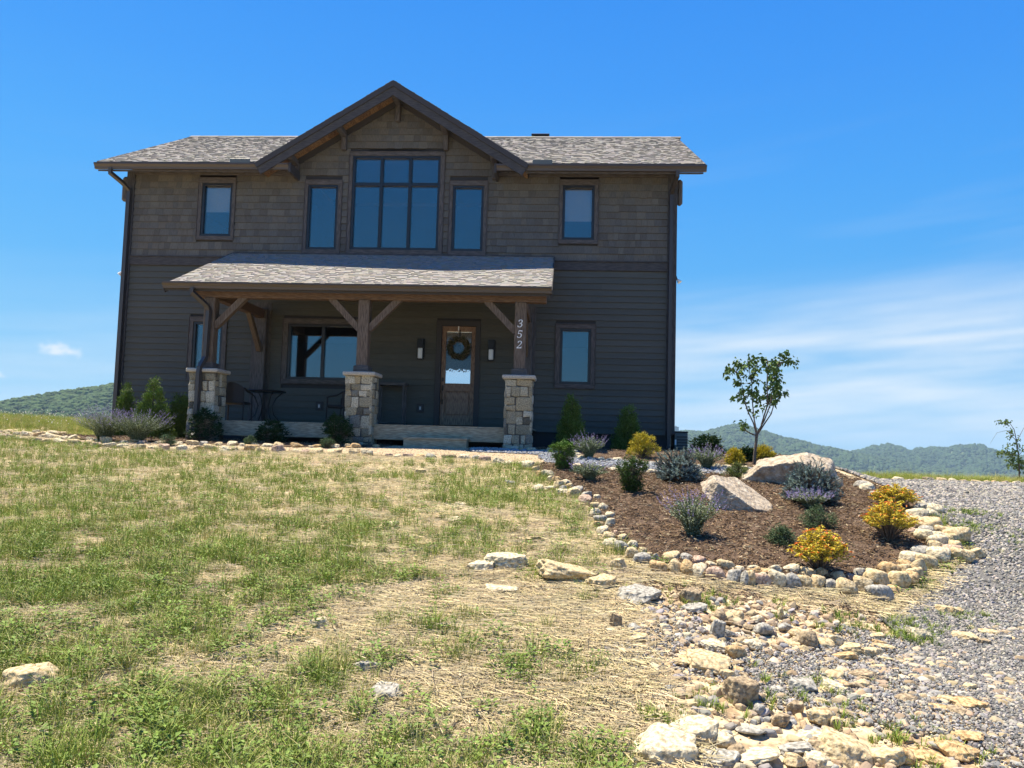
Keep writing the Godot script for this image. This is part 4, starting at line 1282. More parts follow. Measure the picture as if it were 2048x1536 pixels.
func make_porch() -> void:
	var roof := slot("porch_roof", house)
	var x0 := -4.08
	var x1 := 4.19
	var z1 := 3.25
	var y0 := 4.25
	var y1 := y0 - 0.455 * z1
	var s := Shape.new()
	var drop := Vector3(0, -0.13, 0)
	s.hexa([Vector3(x0, y1, z1) + drop, Vector3(x1, y1, z1) + drop, Vector3(x1, y1, z1), Vector3(x0, y1, z1), Vector3(x0, y0, 0.03) + drop, Vector3(x1, y0, 0.03) + drop, Vector3(x1, y0, 0.03), Vector3(x0, y0, 0.03)])
	piece("roof_deck", s.done(), mats.fascia_dark, roof)
	s = Shape.new()
	var down := Vector3(0, y1 - y0, z1)
	roof_face(s, Vector3(x0, y0, 0.02), Vector3.RIGHT, down.normalized(), x1 - x0, down.length() + 0.02, func(_p: Vector3) -> bool: return true)
	shingled("roof_shingles", s, roof)
	for x in [x0 - 0.015, x1 - 0.02]:
		s = Shape.new()
		s.hexa([Vector3(x, y1 - 0.17, z1), Vector3(x + 0.035, y1 - 0.17, z1), Vector3(x + 0.035, y1 + 0.004, z1), Vector3(x, y1 + 0.004, z1), Vector3(x, y0 - 0.17, 0.05), Vector3(x + 0.035, y0 - 0.17, 0.05), Vector3(x + 0.035, y0 + 0.004, 0.05), Vector3(x, y0 + 0.004, 0.05)])
		piece("rake_board", s.done(), mats.fascia_dark, roof)
	s = Shape.new()
	gutter(s, x0 + 0.0, x1 + 0.01, z1 + 0.002, 2.69, 0.135, 0.12)
	piece("gutter", s.done(), mats.gutter_brown, roof)
	slab("fascia", Vector3(x0 + 0.02, 2.70, z1 - 0.03), Vector3(x1 - 0.02, 2.765, z1), mats.gutter_brown, roof)
	# rafters and boarded ceiling
	for k in 12:
		var x := lerpf(x0 + 0.45, x1 - 0.45, k / 11.0)
		s = Shape.new()
		s.hexa([Vector3(x - 0.04, y1 - 0.03, 2.79), Vector3(x + 0.04, y1 - 0.03, 2.79), Vector3(x + 0.04, y1 + 0.10, 2.79), Vector3(x - 0.04, y1 + 0.10, 2.79), Vector3(x - 0.04, y0 - 0.28, 0.07), Vector3(x + 0.04, y0 - 0.28, 0.07), Vector3(x + 0.04, y0 - 0.145, 0.07), Vector3(x - 0.04, y0 - 0.145, 0.07)])
		piece("rafter", s.done(), mats.beam_upright, roof)
	slab("porch_beam", Vector3(-3.52, 2.555, 2.80), Vector3(4.09, 2.775, 3.02), mats.beam_across, house, 0.012)
	for x in [-3.17, 3.55]:
		slab("side_beam", Vector3(x - 0.10, 2.555, 0.20), Vector3(x + 0.10, 2.775, 2.80), mats.beam_across, house, 0.012)
		slab("wall_post", Vector3(x - 0.13, -0.06, 0.02), Vector3(x + 0.15, 2.80, 0.20), mats.trim_upright, house, 0.012)
		slab("wall_post_backing", Vector3(x - 0.28, -0.06, 0.0), Vector3(x + 0.22, 3.0, 0.035), mats.trim_upright, house)
		s = Shape.new()
		s.bar(Vector3(x, 1.75, 0.18), Vector3(x, 2.60, 0.95), 0.13, 0.11, Vector3.RIGHT)
		piece("brace", s.done(), mats.beam_upright, house)
	# posts on stone piers, with braces up to the beam
	for p in [[-3.17, [1]], [0.205, [-1, 1]], [3.55, [-1]]]:
		var x: float = p[0]
		var post := slot("porch_post", house)
		slab("shaft", Vector3(x - 0.12, 1.02, 2.79), Vector3(x + 0.12, 2.556, 3.03), mats.beam_upright, post, 0.012)
		slab("plinth", Vector3(x - 0.165, 1.0, 2.745), Vector3(x + 0.165, 1.14, 3.075), mats.trim_across, post, 0.012)
		for e in p[1]:
			s = Shape.new()
			s.bar(Vector3(x + e * 0.10, 1.93, 2.91), Vector3(x + e * 0.75, 2.60, 2.91), 0.135, 0.14)
			piece("brace", s.done(), mats.beam_upright, post)
		if x > 3.0:
			var at := 2.095
			for digit in ["3", "5", "2"]:
				var text := TextMesh.new()
				var font := SystemFont.new()
				font.font_names = PackedStringArray(["Droid Serif"])
				font.font_italic = true
				text.font = font
				text.text = digit
				text.font_size = 48
				text.pixel_size = 0.0046
				text.depth = 0.012
				var o := piece("number_" + {"3": "three", "5": "five", "2": "two"}[digit], text, mats.white_enamel, post)
				o.transform = Transform3D(Basis(Vector3.RIGHT, Vector3(0.16, 1, 0), Vector3.BACK), Vector3(x + 0.0, at, 3.037))
				o.set_meta("label", "white house number " + digit)
				at -= 0.222
		pier(x + 0.01)
	# porch floor, its front board and the step
	var n := 58
	for k in n:
		var a := lerpf(-3.45, 3.85, float(k) / n)
		slab("deck_plank", Vector3(a + 0.003, -0.115, 0.03), Vector3(a + 7.3 / n - 0.003, -0.085, 2.94), mats.deck_board, house, 0.003)
	for x in [[-2.88, -0.06], [0.50, 3.27]]:
		slab("rim_board", Vector3(x[0], -0.405, 2.86), Vector3(x[1], -0.118, 2.945), mats.deck_board, house, 0.006)
	slab("step_riser", Vector3(1.24, -0.62, 3.36), Vector3(2.54, -0.375, 3.40), mats.deck_board, house, 0.005)
	slab("step_tread", Vector3(1.22, -0.375, 2.95), Vector3(2.56, -0.338, 3.42), mats.deck_board, house, 0.005)
	for x in [1.25, 2.49]:
		slab("step_side", Vector3(x, -0.62, 2.96), Vector3(x + 0.04, -0.376, 3.358), mats.deck_board, house, 0.004)
	# the porch's down pipe bends from the eave to the post, then out over the pier
	s = Shape.new()
	s.tube([Vector3(-3.42, 2.70, 3.32), Vector3(-3.42, 2.60, 3.32), Vector3(-3.16, 2.34, 3.14), Vector3(-3.14, 2.25, 3.10), Vector3(-3.16, 1.25, 3.10), Vector3(-3.19, 1.02, 3.26), Vector3(-3.20, 0.9, 3.27), Vector3(-3.21, -0.35, 3.27), Vector3(-3.21, -0.45, 3.38)], [0.062], 4, Color.WHITE, true)
	piece("downspout", s.done(), mats.spout_dark, house)


func pier(x: float) -> void:
	var o := slot("stone_pier", house)
	var half := 0.255
	var z := 2.91
	var y0 := -0.66
	var y1 := 0.915
	slab("core", Vector3(x - half, y0 - 0.2, z - half), Vector3(x + half, y1, z + half), mats.mortar, o)
	var s := Shape.new()
	s.bevel(Vector3(x - 0.345, y1, z - 0.345), Vector3(x + 0.345, y1 + 0.085, z + 0.345), 0.018)
	piece("cap", s.done(), mats.cap_stone, o)
	for side in 4:
		var face := Basis(Vector3.UP, side * PI / 2)
		var cells := [[-0.29, y0, 0.29, y1]]
		var out := []
		while cells:
			var c: Array = cells.pop_back()
			var w: float = c[2] - c[0]
			var h: float = c[3] - c[1]
			var big := rng.randf_range(0.20, 0.36)
			if h > 0.30 or (h > 0.19 and h > w * 1.25 and h > big):
				var m: float = c[1] + h * rng.randf_range(0.36, 0.64)
				cells.append_array([[c[0], c[1], c[2], m], [c[0], m, c[2], c[3]]])
			elif w > 0.36 or (w > 0.21 and w > big):
				var m: float = c[0] + w * rng.randf_range(0.34, 0.66)
				cells.append_array([[c[0], c[1], m, c[3]], [m, c[1], c[2], c[3]]])
			else:
				out.append(c)
		for c in out:
			s = Shape.new()
			var gap := 0.0045
			var deep := rng.randf_range(0.018, 0.048)
			var j := func() -> float: return rng.randf_range(-0.016, 0.016)
			var corner := [Vector2(c[0] + gap + j.call(), c[1] + gap + j.call()), Vector2(c[2] - gap + j.call(), c[1] + gap + j.call()), Vector2(c[2] - gap + j.call(), c[3] - gap + j.call()), Vector2(c[0] + gap + j.call(), c[3] - gap + j.call())]
			rough_block(s, corner, half - 0.01, half + deep)
			var st := piece("stone", s.done(), mats["pier_stone_%d" % [0, 1, 1, 2, 3, 0, 4, 5, 5, 3, 6][rng.randi_range(0, 10)]], o)
			st.transform = Transform3D(face, Vector3(x, 0, z))


func rough_block(s: Shape, q: Array, z0: float, z1: float) -> void:  # a dressed stone: rounded corners, a swelling face
	var mid: Vector2 = (q[0] + q[1] + q[2] + q[3]) / 4
	var ring := []
	for k in 4:
		var a: Vector2 = q[k]
		var before: Vector2 = q[(k + 3) % 4]
		var after: Vector2 = q[(k + 1) % 4]
		ring.append(a.lerp(before, 0.11))
		ring.append(a.lerp(mid, 0.06))
		ring.append(a.lerp(after, 0.11))
		ring.append(a.lerp(after, 0.5).lerp(mid, rng.randf_range(-0.06, 0.05)))
	var m := ring.size()
	var top := []
	var mids := []
	for p in ring:
		mids.append(Vector3(p.x, p.y, lerpf(z0, z1, 0.6)))
		var e: Vector2 = p.lerp(mid, 0.10)
		top.append(Vector3(e.x, e.y, z1 - rng.randf_range(0.0, 0.008)))
	var peak := Vector3(mid.x + rng.randf_range(-0.02, 0.02), mid.y + rng.randf_range(-0.02, 0.02), z1 + rng.randf_range(0.0, 0.01))
	for k in m:
		var n := (k + 1) % m
		s.quad(Vector3(ring[k].x, ring[k].y, z0), Vector3(ring[n].x, ring[n].y, z0), mids[n], mids[k])
		s.quad(mids[k], mids[n], top[n], top[k])
		s.tri(top[k], top[n], peak)


func rain_pane(door: Node, x0: float, x1: float, y0: float, y1: float) -> void:  # cast glass whose face runs in drips and ripples
	var f := FastNoiseLite.new()
	f.seed = 77
	f.frequency = 1.0
	f.fractal_octaves = 3
	var nx := 44
	var ny := 70
	var v := PackedVector3Array()
	var t := []
	for side in 2:
		for i in nx + 1:
			for j in ny + 1:
				var x := lerpf(x0, x1, float(i) / nx)
				var y := lerpf(y0, y1, float(j) / ny)
				var edge := float(i > 0 and i < nx and j > 0 and j < ny)
				v.append(Vector3(x, y, -0.052 + side * (0.008 + edge * 0.0016 * f.get_noise_2d(x * 34.0, y * 9.0))))
	var m := ny + 1
	var half := (nx + 1) * m
	for i in nx:
		for j in ny:
			var a := i * m + j
			t.append_array([a, a + 1, a + m + 1, a, a + m + 1, a + m])
			a += half
			t.append_array([a, a + m, a + m + 1, a, a + m + 1, a + 1])
	for i in nx:
		for j in [0, ny]:
			var a: int = i * m + j
			t.append_array([a, a + m, a + m + half, a, a + m + half, a + half] if j == 0 else [a, a + half, a + m + half, a, a + m + half, a + m])
	for j in ny:
		for i in [0, nx]:
			var a: int = i * m + j
			t.append_array([a, a + half, a + half + 1, a, a + half + 1, a + 1] if i == 0 else [a, a + 1, a + half + 1, a, a + half + 1, a + half])
	piece("pane", skin(v, t), mats.rain_glass, door)


func make_furnishings() -> void:
	var deck := -0.085
	# wall lanterns either side of the door
	for b in [[0.935, "black wall lantern between the porch window and the door"], [2.705, "black wall lantern between the door and the numbered post"]]:
		var l := thing("wall_lantern", b[1], "lantern", Vector3(b[0], 1.87, 0.02), "lanterns flanking the door")
		slab("back_plate", Vector3(-0.075, -0.20, 0.0), Vector3(0.075, 0.26, 0.025), mats.black_metal, l)
		slab("hood", Vector3(-0.10, 0.02, 0.025), Vector3(0.05, 0.25, 0.15), mats.black_metal, l, 0.01)
		slab("foot", Vector3(-0.10, -0.275, 0.025), Vector3(0.05, -0.25, 0.15), mats.black_metal, l)
		for x in [-0.10, 0.038]:
			for z in [0.027, 0.138]:
				slab("bar", Vector3(x, -0.25, z), Vector3(x + 0.012, 0.02, z + 0.012), mats.black_metal, l, 0.001)
		slab("glass_cylinder", Vector3(-0.085, -0.248, 0.042), Vector3(0.035, 0.018, 0.132), mats.frosted, l, 0.02)
	# wreath hung from a ribbon over the door
	var wr := thing("wreath", "dark olive leaf wreath hanging on the glazed door", "wreath", Vector3(1.86, 1.915, 0.035))
	var s := Shape.new()
	var ring := []
	for k in 25:
		ring.append(Vector3(cos(TAU * k / 24), sin(TAU * k / 24), 0) * 0.215)
	s.tube(ring, [0.022], 6)
	piece("hoop", s.done(), mats.bark, wr)
	s = Shape.new()
	s.colored = true
	for k in 520:
		var a := rng.randf() * TAU
		var out := Vector3(cos(a), sin(a), 0)
		var at := out * rng.randf_range(0.165, 0.265) + Vector3(0, 0, rng.randf_range(-0.02, 0.05))
		var swirl := Vector3(-sin(a), cos(a), 0)
		var along := (swirl * rng.randf_range(0.4, 1.0) + out * rng.randf_range(-0.5, 0.8) + Vector3(0, 0, rng.randf_range(-0.1, 0.5))).normalized()
		s.leaf(at, along, Vector3.BACK, rng.randf_range(0.07, 0.13), rng.randf_range(0.018, 0.030), shade(Color(0.07, 0.065, 0.03) if rng.randf() < 0.8 else Color(0.16, 0.12, 0.07), 0.4))
	piece("leaves", s.done(), mats.leaves, wr)
	slab("ribbon", Vector3(0.0, 0.20, -0.05), Vector3(0.035, 0.46, -0.045), mats.black_metal, wr, 0.001)
	slab("hook", Vector3(-0.035, 0.44, -0.044), Vector3(-0.008, 0.56, -0.038), mats.white_enamel, wr, 0.002)
	# round table and two woven chairs
	var t := thing("patio_table", "round dark metal patio table on the porch", "table", Vector3(-2.45, deck, 1.45))
	s = Shape.new()
	var disc := []
	for k in 33:
		disc.append(Vector3(cos(TAU * k / 32), 0, sin(TAU * k / 32)))
	for k in 32:
		for e in [[0.0, 0.74, 0.45, 0.74], [0.45, 0.74, 0.46, 0.725], [0.46, 0.725, 0.45, 0.70], [0.45, 0.70, 0.0, 0.70]]:
			var a: Vector3 = disc[k]
			var b: Vector3 = disc[k + 1]
			s.quad(b * e[0] + Vector3(0, e[1], 0), a * e[0] + Vector3(0, e[1], 0), a * e[2] + Vector3(0, e[3], 0), b * e[2] + Vector3(0, e[3], 0))
	piece("table_top", s.done(), mats.black_metal, t)
	for k in 4:
		var d := Vector3(cos(TAU * (k + 0.5) / 4), 0, sin(TAU * (k + 0.5) / 4))
		s = Shape.new()
		s.tube([d * 0.40 + Vector3(0, 0.70, 0), d * 0.26 + Vector3(0, 0.58, 0), d * 0.17 + Vector3(0, 0.38, 0), d * 0.22 + Vector3(0, 0.18, 0), d * 0.38 + Vector3(0, 0.012, 0)], [0.014], 8)
		piece("leg", s.done(), mats.black_metal, t)
	chair(Vector3(-2.85, deck, 2.15), PI, "dark woven patio armchair drawn up to the round table")
	chair(Vector3(-0.62, deck, 1.45), -1.9, "dark woven patio armchair beside the middle stone pier")
	# console under the wall, right of the window
	var c := thing("console_table", "narrow dark console table against the porch wall", "table", Vector3(0.28, deck, 0.28))
	slab("table_top", Vector3(-0.36, 1.0, -0.2), Vector3(0.36, 1.075, 0.2), mats.trim_across, c, 0.008)
	for x in [-0.33, 0.28]:
		for z in [-0.17, 0.12]:
			slab("leg", Vector3(x, 0.0, z), Vector3(x + 0.05, 1.0, z + 0.05), mats.trim_upright, c, 0.004)
	slab("shelf", Vector3(-0.33, 0.07, -0.17), Vector3(0.33, 0.10, 0.17), mats.trim_across, c, 0.004)
	# flood lights at both ends of the wall
	for e in [[7.21, 1.0, "twin-headed white floodlight on the house corner near the drive"], [-6.98, -1.0, "white floodlight on the house corner near the meadow"]]:
		var f := thing("floodlight", e[2], "floodlight", Vector3(e[0], 3.78, -0.09), "floodlights on the house corners")
		s = Shape.new()
		s.tube([Vector3(0, 0, 0), Vector3(e[1] * 0.035, 0, 0)], [0.055, 0.05], 12)
		s.tube([Vector3(e[1] * 0.03, -0.01, 0), Vector3(e[1] * 0.06, -0.05, 0.03)], [0.016], 8)
		piece("mount", s.done(), mats.black_metal, f)
		s = Shape.new()
		s.tube([Vector3(e[1] * 0.05, -0.04, 0.03), Vector3(e[1] * 0.07, -0.07, 0.045), Vector3(e[1] * 0.10, -0.115, 0.06)], [0.025, 0.04, 0.055], 14)
		piece("lamp_head", s.done(), mats.white_enamel, f)
	# outdoor unit beyond the house corner
	var u := thing("air_conditioner", "dark green outdoor air conditioner unit beside the house corner", "air conditioner", Vector3(7.40, height(7.40, -0.45), -0.45))
	slab("pad", Vector3(-0.18, -0.06, -0.34), Vector3(0.20, 0.05, 0.34), mats.cap_stone, u, 0.01)
	slab("cabinet", Vector3(-0.165, 0.05, -0.32), Vector3(0.165, 0.50, 0.32), mats.guard_green, u, 0.02)
	slab("lid", Vector3(-0.175, 0.50, -0.33), Vector3(0.175, 0.535, 0.33), mats.spout_dark, u, 0.012)
	for k in 5:
		slab("louvre", Vector3(-0.10, 0.10 + k * 0.07, 0.32), Vector3(0.15, 0.14 + k * 0.07, 0.332), mats.spout_dark, u, 0.003)
	slab("label_plate", Vector3(-0.155, 0.20, 0.321), Vector3(-0.115, 0.33, 0.325), mats.white_enamel, u, 0.002)


func chair(at: Vector3, turn: float, label: String) -> void:
	var c := thing("patio_chair", label, "chair", at, "woven chairs on the porch")
	c.rotation.y = turn
	slab("seat", Vector3(-0.25, 0.37, -0.23), Vector3(0.25, 0.44, 0.25), mats.wicker, c, 0.025)
	var s := Shape.new()
	for k in 12:
		var a := lerpf(-1.0, 1.0, k / 12.0)
		var b := lerpf(-1.0, 1.0, (k + 1) / 12.0)
		var p := func(u: float, y: float) -> Vector3: return Vector3(u * 0.25, y, -0.25 + 0.09 * u * u)
		var ya := 0.44 + 0.42 * sqrt(1.0 - 0.55 * a * a)
		var yb := 0.44 + 0.42 * sqrt(1.0 - 0.55 * b * b)
		s.hexa([p.call(a, 0.40), p.call(b, 0.40), p.call(b, yb), p.call(a, ya), p.call(a, 0.40) - Vector3(0, 0, 0.03), p.call(b, 0.40) - Vector3(0, 0, 0.03), p.call(b, yb) - Vector3(0, 0, 0.03), p.call(a, ya) - Vector3(0, 0, 0.03)])
	piece("backrest", s.done(), mats.wicker, c)
	for e in [-1.0, 1.0]:
		s = Shape.new()
		s.tube([Vector3(e * 0.25, 0.74, -0.18), Vector3(e * 0.29, 0.66, -0.06), Vector3(e * 0.29, 0.63, 0.15), Vector3(e * 0.28, 0.60, 0.24)], [0.02], 8)
		piece("armrest", s.done(), mats.wicker, c)
		for z in [-1.0, 1.0]:
			s = Shape.new()
			s.tube([Vector3(e * 0.27, 0.61 if z > 0 else 0.42, z * 0.22), Vector3(e * 0.275, 0.0, z * 0.245)], [0.018, 0.015], 8)
			piece("leg", s.done(), mats.wicker, c)


const TONES := ["tan_stone", "pale_stone", "brown_stone", "grey_stone", "ochre_stone", "pink_stone"]
const TONE_WORDS := ["tan", "pale cream", "brown", "grey", "ochre", "pinkish"]


func put_stone(called: String, meshes: Array, x: float, z: float, size: Vector3, tone: int, label: String, group: String, sink := 0.3, lift := 0.0) -> Node3D:
	var o := piece(called, meshes[rng.randi() % meshes.size()], mats[TONES[tone]])
	tag(o, label, "rock" if called == "loose_rock" else "stone", group)
	var b := Basis.from_euler(Vector3(rng.randf_range(-0.16, 0.16), rng.randf_range(-0.5, 0.5) + (PI if rng.randf() < 0.5 else 0.0), rng.randf_range(-0.16, 0.16))) * Basis.from_scale(size)
	o.transform = Transform3D(b, Vector3(x, height(x, z) + size.y * (1.0 - sink) * 0.5 + lift, z))
	return o


func make_stones() -> void:
	var round_ones := []
	for k in 9:
		round_ones.append(unit_rock(rock(3, random_planes(6, 0.72, 200 + k), 5.5, 0.13, 210 + k)))
	var angular := []
	for k in 9:
		angular.append(unit_rock(rock(4, random_planes(8, 0.55, 300 + k), 22.0, 0.12, 310 + k)))
	# the ring round the mulch bed
	for s in BORDER_STONES:
		var tone: int = [0, 0, 0, 1, 1, 1, 0, 0, 1, 4, 4, 5, 3][rng.randi_range(0, 12)]
		put_stone("border_stone", round_ones if s[1] > 9.5 else round_ones + angular.slice(0, 4), s[0], s[1], Vector3(s[2] * 1.1, maxf(s[3], s[2] * 0.55) * 1.15, s[4] * 1.15), tone, TONE_WORDS[tone] + " fieldstone in the ring edging the mulch bed", "fieldstones edging the mulch bed", 0.22, 0.02)
	# rows along the sandy walk and the grey walk
	for row in [["walk_stone", [[-6.9, 3.95], [-5.6, 4.65], [-3.5, 5.2], [-1.0, 5.1], [1.0, 5.2], [3.0, 5.4], [3.9, 6.05]], 0.20, "fieldstone edging the lawn side of the sandy walk", "stones edging the sandy walk"],
		["bed_stone", [[-7.3, 2.95], [-6.2, 3.75], [-5.2, 4.2], [-3.5, 4.32], [-1.0, 4.28], [0.3, 4.02], [0.85, 3.62]], 0.19, "fieldstone edging the planting strip below the porch", "stones edging the porch bed"],
		["walk_stone", [[-9.4, -1.6], [-8.9, 1.2], [-7.6, 3.3], [-6.9, 3.95]], 0.21, "fieldstone edging the walk round the house corner by meadow", "stones edging the meadow walk"],
		["path_stone", [[4.65, 3.7], [4.85, 4.85], [6.2, 5.25], [7.7, 5.65]], 0.15, "stone between the corner bed and grey walk", "stones edging the grey walk"],
		["path_stone", [[4.55, 5.95], [5.9, 6.5], [7.7, 6.5]], 0.15, "stone between the grey walk and mulch bed", "stones edging the grey walk"],
		["pier_edging_stone", [[3.35, 3.35], [3.9, 3.45], [4.5, 3.65]], 0.15, "stone below the numbered porch post's pier", "stones below the numbered pier"],
		["drive_stone", [[9.4, 1.0], [10.5, 0.1], [14.0, -0.55], [18.0, -0.85], [20.5, -0.85]], 0.20, "stone lining the drive below the tall grass", "stones lining the drive"]]:
		var path: Array = row[1]
		for k in path.size() - 1:
			var a := Vector2(path[k][0], path[k][1])
			var b := Vector2(path[k + 1][0], path[k + 1][1])
			var d := 0.0
			while d < (b - a).length():
				var w: float = row[2] * rng.randf_range(0.7, 1.5)
				var p := a.lerp(b, d / (b - a).length()) + Vector2(rng.randf_range(-0.05, 0.05), rng.randf_range(-0.09, 0.09))
				var tone: int = [0, 0, 1, 1, 2, 4, 0, 1, 5, 3][rng.randi_range(0, 9)] if row[0] != "path_stone" else [1, 1, 1, 3][rng.randi_range(0, 3)]
				put_stone(row[0], round_ones + angular, p.x, p.y, Vector3(w, w * rng.randf_range(0.4, 0.62), w * rng.randf_range(0.6, 0.95)), tone, TONE_WORDS[tone] + " " + row[3], row[4], 0.45, 0.005)
				d += w * rng.randf_range(0.95, 1.3)
	# loose rocks where the lawn runs out
	for s in LOOSE_ROCKS:
		var flat: bool = s[2] > 0.17
		var tone: int = s[5] if s[5] != 1 or rng.randf() < 0.45 else [0, 2, 3][rng.randi_range(0, 2)]
		var where := "rubble beside the gravel drive" if s[0] > 4.8 and s[1] > 12.2 else "straw-covered lawn"
		put_stone("loose_rock", angular if flat or rng.randf() < 0.55 else round_ones, s[0], s[1], Vector3(s[2] * 1.08, s[3] * (0.85 if flat and s[1] > 14.5 else 0.8 if s[0] < 4.8 else 1.1), s[4] * (1.35 if flat else 1.15)), tone, "%s %s lying in the %s" % [TONE_WORDS[tone], "flat slab of rock" if flat else "rock", where], "rocks in the " + where, 0.35 if s[0] < 4.8 else 0.55 if flat and s[1] > 14.5 else 0.28, 0.01)
	# small stones among the rubble, too many to tell apart
	var places := []
	var colors := []
	for k in 16000:
		var x := rng.randf_range(4.6, 10.0)
		var z := rng.randf_range(12.6, 16.4)
		var n := patches.get_noise_2d(x * 1.5 + 30.0, z * 1.5)
		if x < 4.9 + 0.35 * n or n < rng.randf_range(-0.5, 0.3) or inside(Vector2(x, z), bed) or x - 7.0 - n > rng.randf() * 2.2:
			continue
		var w := 0.014 + 0.085 * pow(rng.randf(), 2.6)
		places.append(turned(Vector3(x, height(x, z) + w * 0.15, z), rng.randf() * TAU, Vector3(w, w * rng.randf_range(0.25, 0.7), w * rng.randf_range(0.55, 1.0)), Vector3(rng.randf_range(-0.35, 0.35), 0, rng.randf_range(-0.35, 0.35))))
		colors.append(shade([Color(0.44, 0.35, 0.225), Color(0.48, 0.415, 0.30), Color(0.32, 0.25, 0.165), Color(0.40, 0.30, 0.185), Color(0.26, 0.25, 0.235)][rng.randi() % 5], 0.25))
	scatter("rubble", faceted(unit_rock(rock(2, random_planes(6, 0.7, 400), 14.0, 0.08, 401))), mats.chips, places, colors, "small broken stones strewn over the dirt below bed", "rubble")
	make_boulders()


func unit_rock(m: ArrayMesh) -> ArrayMesh:  # brought to a box one metre on each side, its middle at the origin
	var box := m.get_aabb()
	var a := m.surface_get_arrays(0)
	var v: PackedVector3Array = a[Mesh.ARRAY_VERTEX]
	var n: PackedVector3Array = a[Mesh.ARRAY_NORMAL]
	for k in v.size():
		v[k] = (v[k] - box.get_center()) / box.size
		n[k] = (n[k] * box.size).normalized()
	a[Mesh.ARRAY_VERTEX] = v
	a[Mesh.ARRAY_NORMAL] = n
	var out := ArrayMesh.new()
	out.add_surface_from_arrays(Mesh.PRIMITIVE_TRIANGLES, a)
	return out


func plane_list(rows: Array) -> Array:
	return rows.map(func(r): return [Vector3(r[0], r[1], r[2]).normalized(), r[3]])


func make_boulders() -> void:
	# the large one: a long shaded face to the lawn, a broken pale back, its highest point towards the drive
	var big := piece("boulder", rock(6, plane_list([[-0.38, -0.32, 0.87, 0.30], [-0.60, 0.80, 0.0, 0.44], [-0.20, 0.96, 0.12, 0.30], [0.10, 0.95, -0.4, 0.38], [0.32, 0.84, 0.42, 0.37], [0.70, 0.45, 0.55, 0.52], [0.95, 0.15, 0.05, 0.66], [0.6, 0.1, -0.8, 0.60], [-0.5, 0.1, -0.85, 0.6], [0.45, -0.1, 0.88, 0.50], [0, -1, 0, 0.45], [-1, 0.1, 0.1, 0.86], [-0.75, 0.1, 0.65, 0.62]]), 34.0, 0.12, 501, 2.9), mats.boulder_stone)
	tag(big, "largest pale granite boulder with a shaded flat face at the bed's top", "boulder")
	big.transform = Transform3D(Basis(Vector3.BACK, 0.05) * Basis.from_scale(Vector3(1.0, 1.0, 1.0)), Vector3(7.94, -0.785, 7.15))
	var slant := piece("boulder", rock(6, plane_list([[0.42, 0.80, 0.36, 0.105], [-0.42, -0.80, -0.36, 0.15], [-0.80, 0.42, 0.10, 0.40], [0.80, -0.42, -0.10, 0.42], [-0.45, -0.05, 0.89, 0.24], [0.30, -0.2, -0.93, 0.30], [0.55, -0.3, 0.75, 0.36], [-0.85, 0.2, 0.5, 0.34], [-0.2, 0.95, -0.3, 0.33]]), 60.0, 0.08, 511, 3.2), mats.boulder_stone)
	tag(slant, "pale slab of rock leaning out of the mulch between catmint and spruce", "boulder")
	slant.position = Vector3(6.66, -1.0, 9.15)


const ARBORVITAE := [[-6.24, 0.7, 0.63, 1.34], [-4.63, 2.4, 0.93, 1.38], [-4.43, 1.6, 0.74, 1.21], [4.68, 2.2, 0.74, 1.2], [6.0, 1.0, 0.75, 1.17]]


func put_plant(called: String, label: String, category: String, x: float, z: float, group := "") -> Node3D:
	var o := thing(called, label, category, Vector3(x, height(x, z) + 0.02, z), group)
	o.rotation.y = rng.randf() * TAU
	return o


